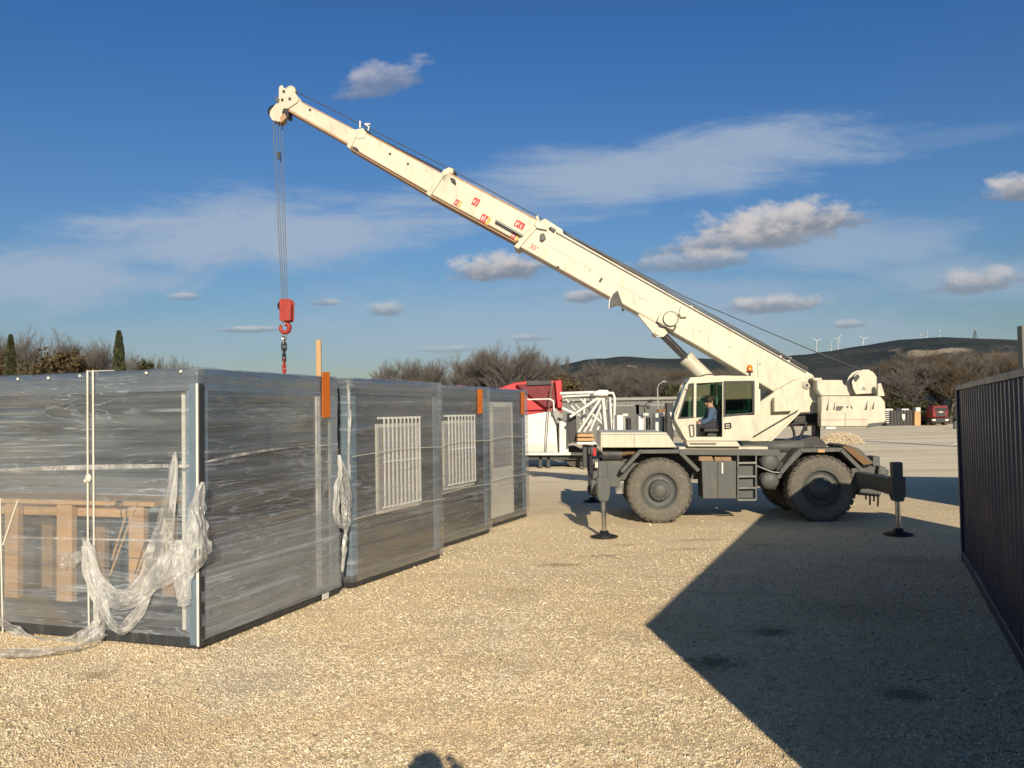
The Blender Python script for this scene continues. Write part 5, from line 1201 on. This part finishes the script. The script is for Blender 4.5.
for x in (934.5, 946.5): q = at(x, 420, 96.5); MB().cyl((q.x-.2, 97, .5), (q.x+.2, 97, .5), .5, n=18).build('wheel', M['tread'], tr)
for x in (934, 947): q = at(x, 420, 95.7); MB().box((q.x-.2, 95.7, q.z-.1), (q.x+.2, 95.78, q.z+.1)).build('headlight', M['offwhite'], tr)
z, y_a, y_b = slab([(954.5, 421), (962, 421), (962, 429.5), (954.5, 429.5)], 80, .3)
tag(MB().prism(z, y_a, y_b).build('metal_bin', M['chassis'], None, .05), 'dark metal bin just left of the navy container far across the yard', 'bin')
z, y_a, y_b = slab([(946, 444.4), (962, 442.4), (962, 446.2), (946, 446.2)], 50, .6)
tag(MB().prism(z, y_a, y_b).build('metal_sheet', M['white'], None, .02), 'low white sheet lying on the yard beside the navy container', 'metal sheet')
z, y_a, y_b = slab([(826, 426.6), (836, 426.6), (836, 431), (826, 431)], 90, 1.0)
tag(MB().prism(z, y_a, 90.6).build('white_crate', M['white'], None, .04), 'small white crate far across the yard under the crane counterweight', 'crate')
# dry brush heap
def brush(n, x0, x1, Y, h):
    b = MB(); rnd = random.Random(3)
    for _ in range(n):
        x = rnd.uniform(x0, x1); y = Y+rnd.uniform(-.5, .5); f_ = 1-abs((x-(x0+x1)/2)/((x1-x0)/2))**4
        z = rnd.uniform(0, h*f_); d = Vector((rnd.uniform(-1, 1), rnd.uniform(-.4, .4), rnd.uniform(-.1, .7))).normalized()*rnd.uniform(.10, .26)
        p0 = Vector((x, y, z)); n_ = d.cross(Vector((0, 1, 0))).normalized()*.02
        b.add([p0-n_, p0+n_, p0+d], [(0, 1, 2)])
    b.cyl((x0+.1, Y, h*.3), (x1-.2, Y, h*.26), h*.34, h*.25, 12)
    return b
q0 = gnd(821, 444.5); q1 = gnd(868, 444.5)
tag(brush(5200, q0.x, q1.x, q0.y, .62).build('brush_pile', M['dry']), 'long low heap of pale dry brush on the yard behind the crane', 'brush pile')

# ------------------------------------------------------------------ trees
def bare_tree(seed, h=8, spread=.5, levels=5, fine=2):
    rnd = random.Random(seed); tr_, cr_ = MB(), MB()
    def seg(b, p, q, r0, r1, n):
        d = (q-p); L_ = d.length; d = d/L_ if L_ else Vector((0, 0, 1))
        up = Vector((0, 0, 1)) if abs(d.z) < .9 else Vector((1, 0, 0)); a = d.cross(up).normalized(); c = d.cross(a)
        vs = [p+(a*math.cos(6.283*i/n)+c*math.sin(6.283*i/n))*r0 for i in range(n)]+[q+(a*math.cos(6.283*i/n)+c*math.sin(6.283*i/n))*r1 for i in range(n)]
        b.add(vs, [(i, (i+1) % n, (i+1) % n+n, i+n) for i in range(n)], True)
    def grow(p, d, ln, r, lv):
        b = tr_ if lv >= levels-1 else cr_; n = 6 if lv >= levels-1 else 3
        k = 3 if lv else 2; cur = p
        for i in range(k):
            d = (d+Vector((rnd.gauss(0, .10), rnd.gauss(0, .10), rnd.gauss(.05, .06)))).normalized()
            q = cur+d*ln/k; seg(b, cur, q, r*(1-.45*i/k), r*(1-.45*(i+1)/k), n); cur = q
            if lv > 0:
                if lv == levels: m_ = (1, 2, 4)[i]
                elif lv == 1: m_ = 3
                else: m_ = (1, 2, 2)[i]
                for _ in range(m_):
                    t = rnd.uniform(0, 6.283); ax = Vector((math.cos(t), math.sin(t), 0))
                    nd = (d*.72+ax*spread*rnd.uniform(.6, 1.45)+Vector((0, 0, .15))).normalized()
                    grow(cur, nd, ln*rnd.uniform(.58, .80)*(1.15 if lv == levels else 1), max(.0065, r*.56), lv-1)
    grow(Vector((0, 0, -.1)), Vector((0, 0, 1)), h*.30, h*.020, levels)
    return tr_, cr_
def bare_proto(seed, h, spread, name='bare_tree', mat='twig', lv=5):
    a, c = bare_tree(seed, h, spread, lv)
    t = thing(name, 'x', 'tree'); a.build('trunk', M['bark'], t); c.build('crown', M[mat], t); return t
def leafy(seed, h, w_, shape, n, size, mat, trunk_r=.12):
    rnd = random.Random(seed); b = MB()
    for _ in range(n):
        u = rnd.random(); z = h*(.06+.94*u)
        if shape == 'cypress': rr = w_*min(1, u*7)*(1-u)**.42*(1+.10*math.sin(u*30+rnd.random()*3))*rnd.uniform(.75, 1.08)
        else: rr = w_*math.sqrt(max(0, 1-((u-.5)/.5)**2))**.8*(1+.35*mn.noise(Vector((u*5, seed, 0))))
        t = rnd.uniform(0, 6.283); k = rnd.random()**.35
        if shape != 'cypress': k *= .78+.85*mn.noise(Vector((math.cos(t)*1.6, math.sin(t)*1.6, u*3.4+seed)))
        if shape != 'cypress': z *= .93+.16*mn.noise(Vector((math.cos(t)*k*2.3, math.sin(t)*k*2.3, seed*3)))
        p = Vector((math.cos(t)*rr*k, math.sin(t)*rr*k, z))
        d1 = Vector((rnd.gauss(0, 1), rnd.gauss(0, 1), rnd.gauss(0, 1) if shape != 'cypress' else rnd.gauss(1.8, .6))).normalized(); d2 = d1.cross(Vector((rnd.gauss(0, 1), rnd.gauss(0, 1), rnd.gauss(0, 1)))).normalized()
        s_ = size*rnd.uniform(.6, 1.3)
        b.add([p-d1*s_, p+d2*s_*.45, p+d1*s_, p-d2*s_*.45], [(0, 1, 2, 3)])
    tk = MB().cyl((0, 0, 0), (0, 0, h*.8), trunk_r, trunk_r*.3, 8)
    return tk, b
protos = [bare_proto(11, 8, .62), bare_proto(23, 8.5, .55), bare_proto(37, 7.6, .72), bare_proto(51, 8, .66, 'bare_tree', 'twig2')]
first = [True]*4
def tree_h(px, py, Y): return at(px, py, Y).z
place_words = {}
def put_tree(k, px, ptop, Y, label, grp, wide=1.0):
    q = at(px, 410, Y); hh = tree_h(px, ptop, Y)
    t = protos[k] if first[k] else copy_tree(protos[k]); first[k] = False
    base_h = float(np.percentile([v.co.z for v in [c_ for c_ in kids(protos[k]) if c_.name.startswith('crown')][0].data.vertices], 97)) if k not in place_words else place_words[k]; place_words[k] = base_h
    s_ = hh/base_h; t.location = (q.x, Y, 0); t.scale = (s_*wide, s_*wide, s_); t.rotation_euler = (0, 0, random.uniform(0, 6.28))
    tag(t, label, 'tree', grp); return t
# above the wrapped cabins, left
G1 = 'bare trees behind the front cabin'
for (k, px, tp_y, Y, wd) in ((0, 24, 347, 66, .75), (1, 42, 346, 64, .75), (0, 92, 354, 70, .7), (2, 104, 353, 70, .7), (3, -30, 348, 62, .9), (0, 160, 363, 84, .6)):
    put_tree(k, px, tp_y, Y, 'bare winter tree in the row left of and around the cypresses, behind the front cabin', G1, wd)
G2 = 'bare trees behind the farther cabins'
for (k, px, tp_y, Y, wd) in ((2, 395, 369, 98, .8), (0, 419, 366, 96, .85), (2, 440, 370, 98, .7), (1, 466, 362, 90, .9), (0, 487, 357, 90, .9), (1, 506, 355, 88, .85), (2, 528, 357, 92, .85), (0, 547, 362, 95, .7)):
    put_tree(k, px, tp_y, Y, 'tall bare winter tree against the sky behind the farther wrapped cabins', G2, wd)
G3 = 'brown winter trees behind the warehouse'
for i in range(20):
    px = 572+i*9.2; put_tree(3 if i % 3 else 2, px, 376+5*math.sin(i*1.7)+3*math.cos(i*3.1), 104+6*(i % 3), 'brown winter tree in the belt behind the grey warehouse and crane', G3, 1.1)
G4 = 'bare trees beyond the far side of the yard'
for i in range(23):
    px = 800+i*12.5; ty = float(np.interp(px, [800, 850, 880, 905, 925, 960, 1000, 1080], [390, 386, 384, 366, 360, 363, 358, 352]))+3*math.sin(i*2.3)
    put_tree((3, 2, 3, 0)[i % 4], px, ty, 108+7*(i % 3), 'bare brown tree in the wood beyond the far side of the yard', G4, 1.15)
def put_leafy(name, args, px, ptop, Y, label, cat='tree', grp=None):
    q = at(px, 410, Y); hh = tree_h(px, ptop, Y); tk, cr = leafy(args[0], hh, *args[1:])
    t = thing(name, label, cat, (q.x, Y, 0), 0, grp); tk.build('trunk', M['bark'], t); cr.build('crown', M[args[-1] if isinstance(args[-1], str) else 'oak'], t); return t
def PL(name, seed, w_, shape, n, size, mat, px, ptop, Y, label, grp=None):
    q = at(px, 410, Y); hh = tree_h(px, ptop, Y); tk, cr = leafy(seed, hh, w_, shape, n, size, mat)
    t = thing(name, label, 'tree', (q.x, Y, 0), 0, grp); tk.build('trunk', M['bark'], t); cr.build('crown', M[mat], t)
PL('cypress_tree', 1, .52, 'cypress', 26000, .13, 'cypress', 119, 332, 50, 'dark narrow cypress with a sharp outline, the taller and righter of the two')
PL('cypress_tree', 2, .42, 'cypress', 22000, .13, 'cypress', 10.5, 336, 50, 'narrow brownish cypress at the far left, half among bare trees')
PL('evergreen_tree', 3, 3.3, 'oak', 15000, .15, 'oak', 64, 351, 57, 'round olive evergreen tree between the two cypresses')
PL('evergreen_tree', 4, 2.6, 'oak', 9000, .15, 'oak', -6, 356, 55, 'low brown evergreen bush at the far left below the cypress')
PL('evergreen_tree', 5, 1.4, 'oak', 3000, .16, 'ever', 146, 359, 62, 'small dark evergreen tree right of the taller cypress')
PL('evergreen_tree', 6, 2.2, 'oak', 5000, .2, 'ever', 672, 384, 92, 'dark evergreen tree behind the warehouse left of the crane cab')
PL('evergreen_tree', 7, 2.2, 'oak', 5000, .2, 'ever', 690, 386, 95, 'evergreen tree half hidden by the crane cab and cylinder')
PL('evergreen_tree', 8, 2.4, 'oak', 5000, .2, 'oak', 563, 374, 88, 'reddish brown leafy tree behind the red-hooded machine')
PL('evergreen_tree', 9, 2.6, 'oak', 5000, .2, 'ever', 896, 398, 104, 'dark bush behind the far dark container')
PL('evergreen_tree', 10, 2.6, 'oak', 5000, .2, 'ever', 925, 402, 104, 'dark bush just left of the red truck')

# ------------------------------------------------------------------ wind turbines and pylon on the ridge
def turbine(px, hub, Y, rot, label, hb_=12, yawt=0):
    q = at(px, hub, Y); sc_ = Y/F
    t = thing('wind_turbine', label, 'wind turbine', (q.x, Y, 0), 0, 'wind turbines on the ridge')
    z0 = q.z
    MB().cyl((0, 0, z0-20*sc_), (0, 0, z0), .36*sc_, .22*sc_, 10).build('tower', M['turbine'], t)
    MB().box((-.4*sc_, -1.0*sc_, z0-.3*sc_), (.4*sc_, .9*sc_, z0+.45*sc_)).build('nacelle', M['turbine'], t)
    bl = hb_*.5*sc_
    for k in range(3):
        a = R(rot+120*k); m_ = Matrix.Translation((0, -1.2*sc_, z0)) @ Matrix.Rotation(R(yawt), 4, 'Z') @ Matrix.Rotation(a, 4, 'Y')
        vs = [(-.14*sc_, 0, 0), (.14*sc_, 0, 0), (.30*sc_, 0, bl*.2), (.06*sc_, 0, bl), (-.05*sc_, 0, bl), (-.18*sc_, 0, bl*.2)]
        b = MB(); n = 6; V = [m_ @ Vector((x, y+dy, z)) for dy in (-.1*sc_, .1*sc_) for x, y, z in vs]
        b.add(V, [list(range(6)), list(range(11, 5, -1))]+[(i, i+6, (i+1) % 6+6, (i+1) % 6) for i in range(6)]); b.build('blade', M['turbine'], t)
for a_ in ((816.3, 341, 2350, -55, 'white wind turbine standing leftmost on the ridge', 12, 0), (831, 346, 2480, 10, 'smaller turbine close left of the tallest one', 9, 65), (838, 339, 2350, 35, 'tallest white wind turbine, third from the left on the ridge', 13, 20), (863, 339, 2350, -50, 'wind turbine alone in the gap right of the tall pair', 11.5, 0),
         (920.5, 336, 2700, 0, 'small far turbine with its rotor edge on, left of a close trio', 6, 70), (927, 334.5, 2700, 20, 'small far turbine in the middle of the close trio', 7, 60), (939.3, 333.5, 2700, 0, 'small far turbine at the right of the close trio', 7, 75)): turbine(*a_)
q = at(975, 331, 2500); s_ = 3.0; py = thing('power_pylon', 'faint grey power pylon on the ridge at the right', 'pylon', (q.x, 2500, 0))
b = MB(); 
for sx_ in (-1, 1):
    for sy_ in (-1, 1): b.cyl((sx_*7, sy_*7, q.z-42), (sx_*1.2, sy_*1.2, q.z), .8, n=4)
for k in range(7):
    z = q.z-36+k*6; wv = 7-5.8*(k+1)/7; b.cyl((-wv, 0, z), (wv, 0, z+5), .5, n=4); b.cyl((wv, 0, z), (-wv, 0, z+5), .5, n=4)
b.build('tower', M['pylon'], py); MB().box((-9, -.6, q.z-9), (9, .6, q.z-8)).box((-6, -.6, q.z-3), (6, .6, q.z-2)).build('cross_arm', M['pylon'], py)

# ------------------------------------------------------------------ the photographer, whose head throws the shadow at the bottom edge
hs = gnd(427, 744); Ls = 1.86/math.tan(SEL); bx0 = Vector((hs.x+.12*Ls, hs.y-.993*Ls, 0)); print('photographer', bx0)
Jp = dict(pel=(0, 0, .96), sp=(0, 0, 1.15), ch=(0, 0, 1.38), nk=(0, .01, 1.53), hd=(0, .02, 1.66), tp=(0, .02, 1.77), ls=(-.19, 0, 1.42), le=(-.27, .12, 1.28), lw=(-.17, .26, 1.54), lh=(-.125, .30, 1.63), rs=(.19, 0, 1.42), re=(.27, .12, 1.28), rw=(.17, .26, 1.54), rh=(.125, .30, 1.63),
          lp=(-.1, 0, .90), lk=(-.12, .02, .5), la=(-.13, 0, .10), lt=(-.14, .15, .05), rp=(.1, 0, .90), rk=(.12, .02, .5), ra=(.13, 0, .10), rt=(.14, .15, .05))
person('person standing behind the picture, only the head\'s shadow seen on the gravel', bx0, 0, Jp, (M['darkcloth'], M['darkcloth'], (0, 1, 0)))
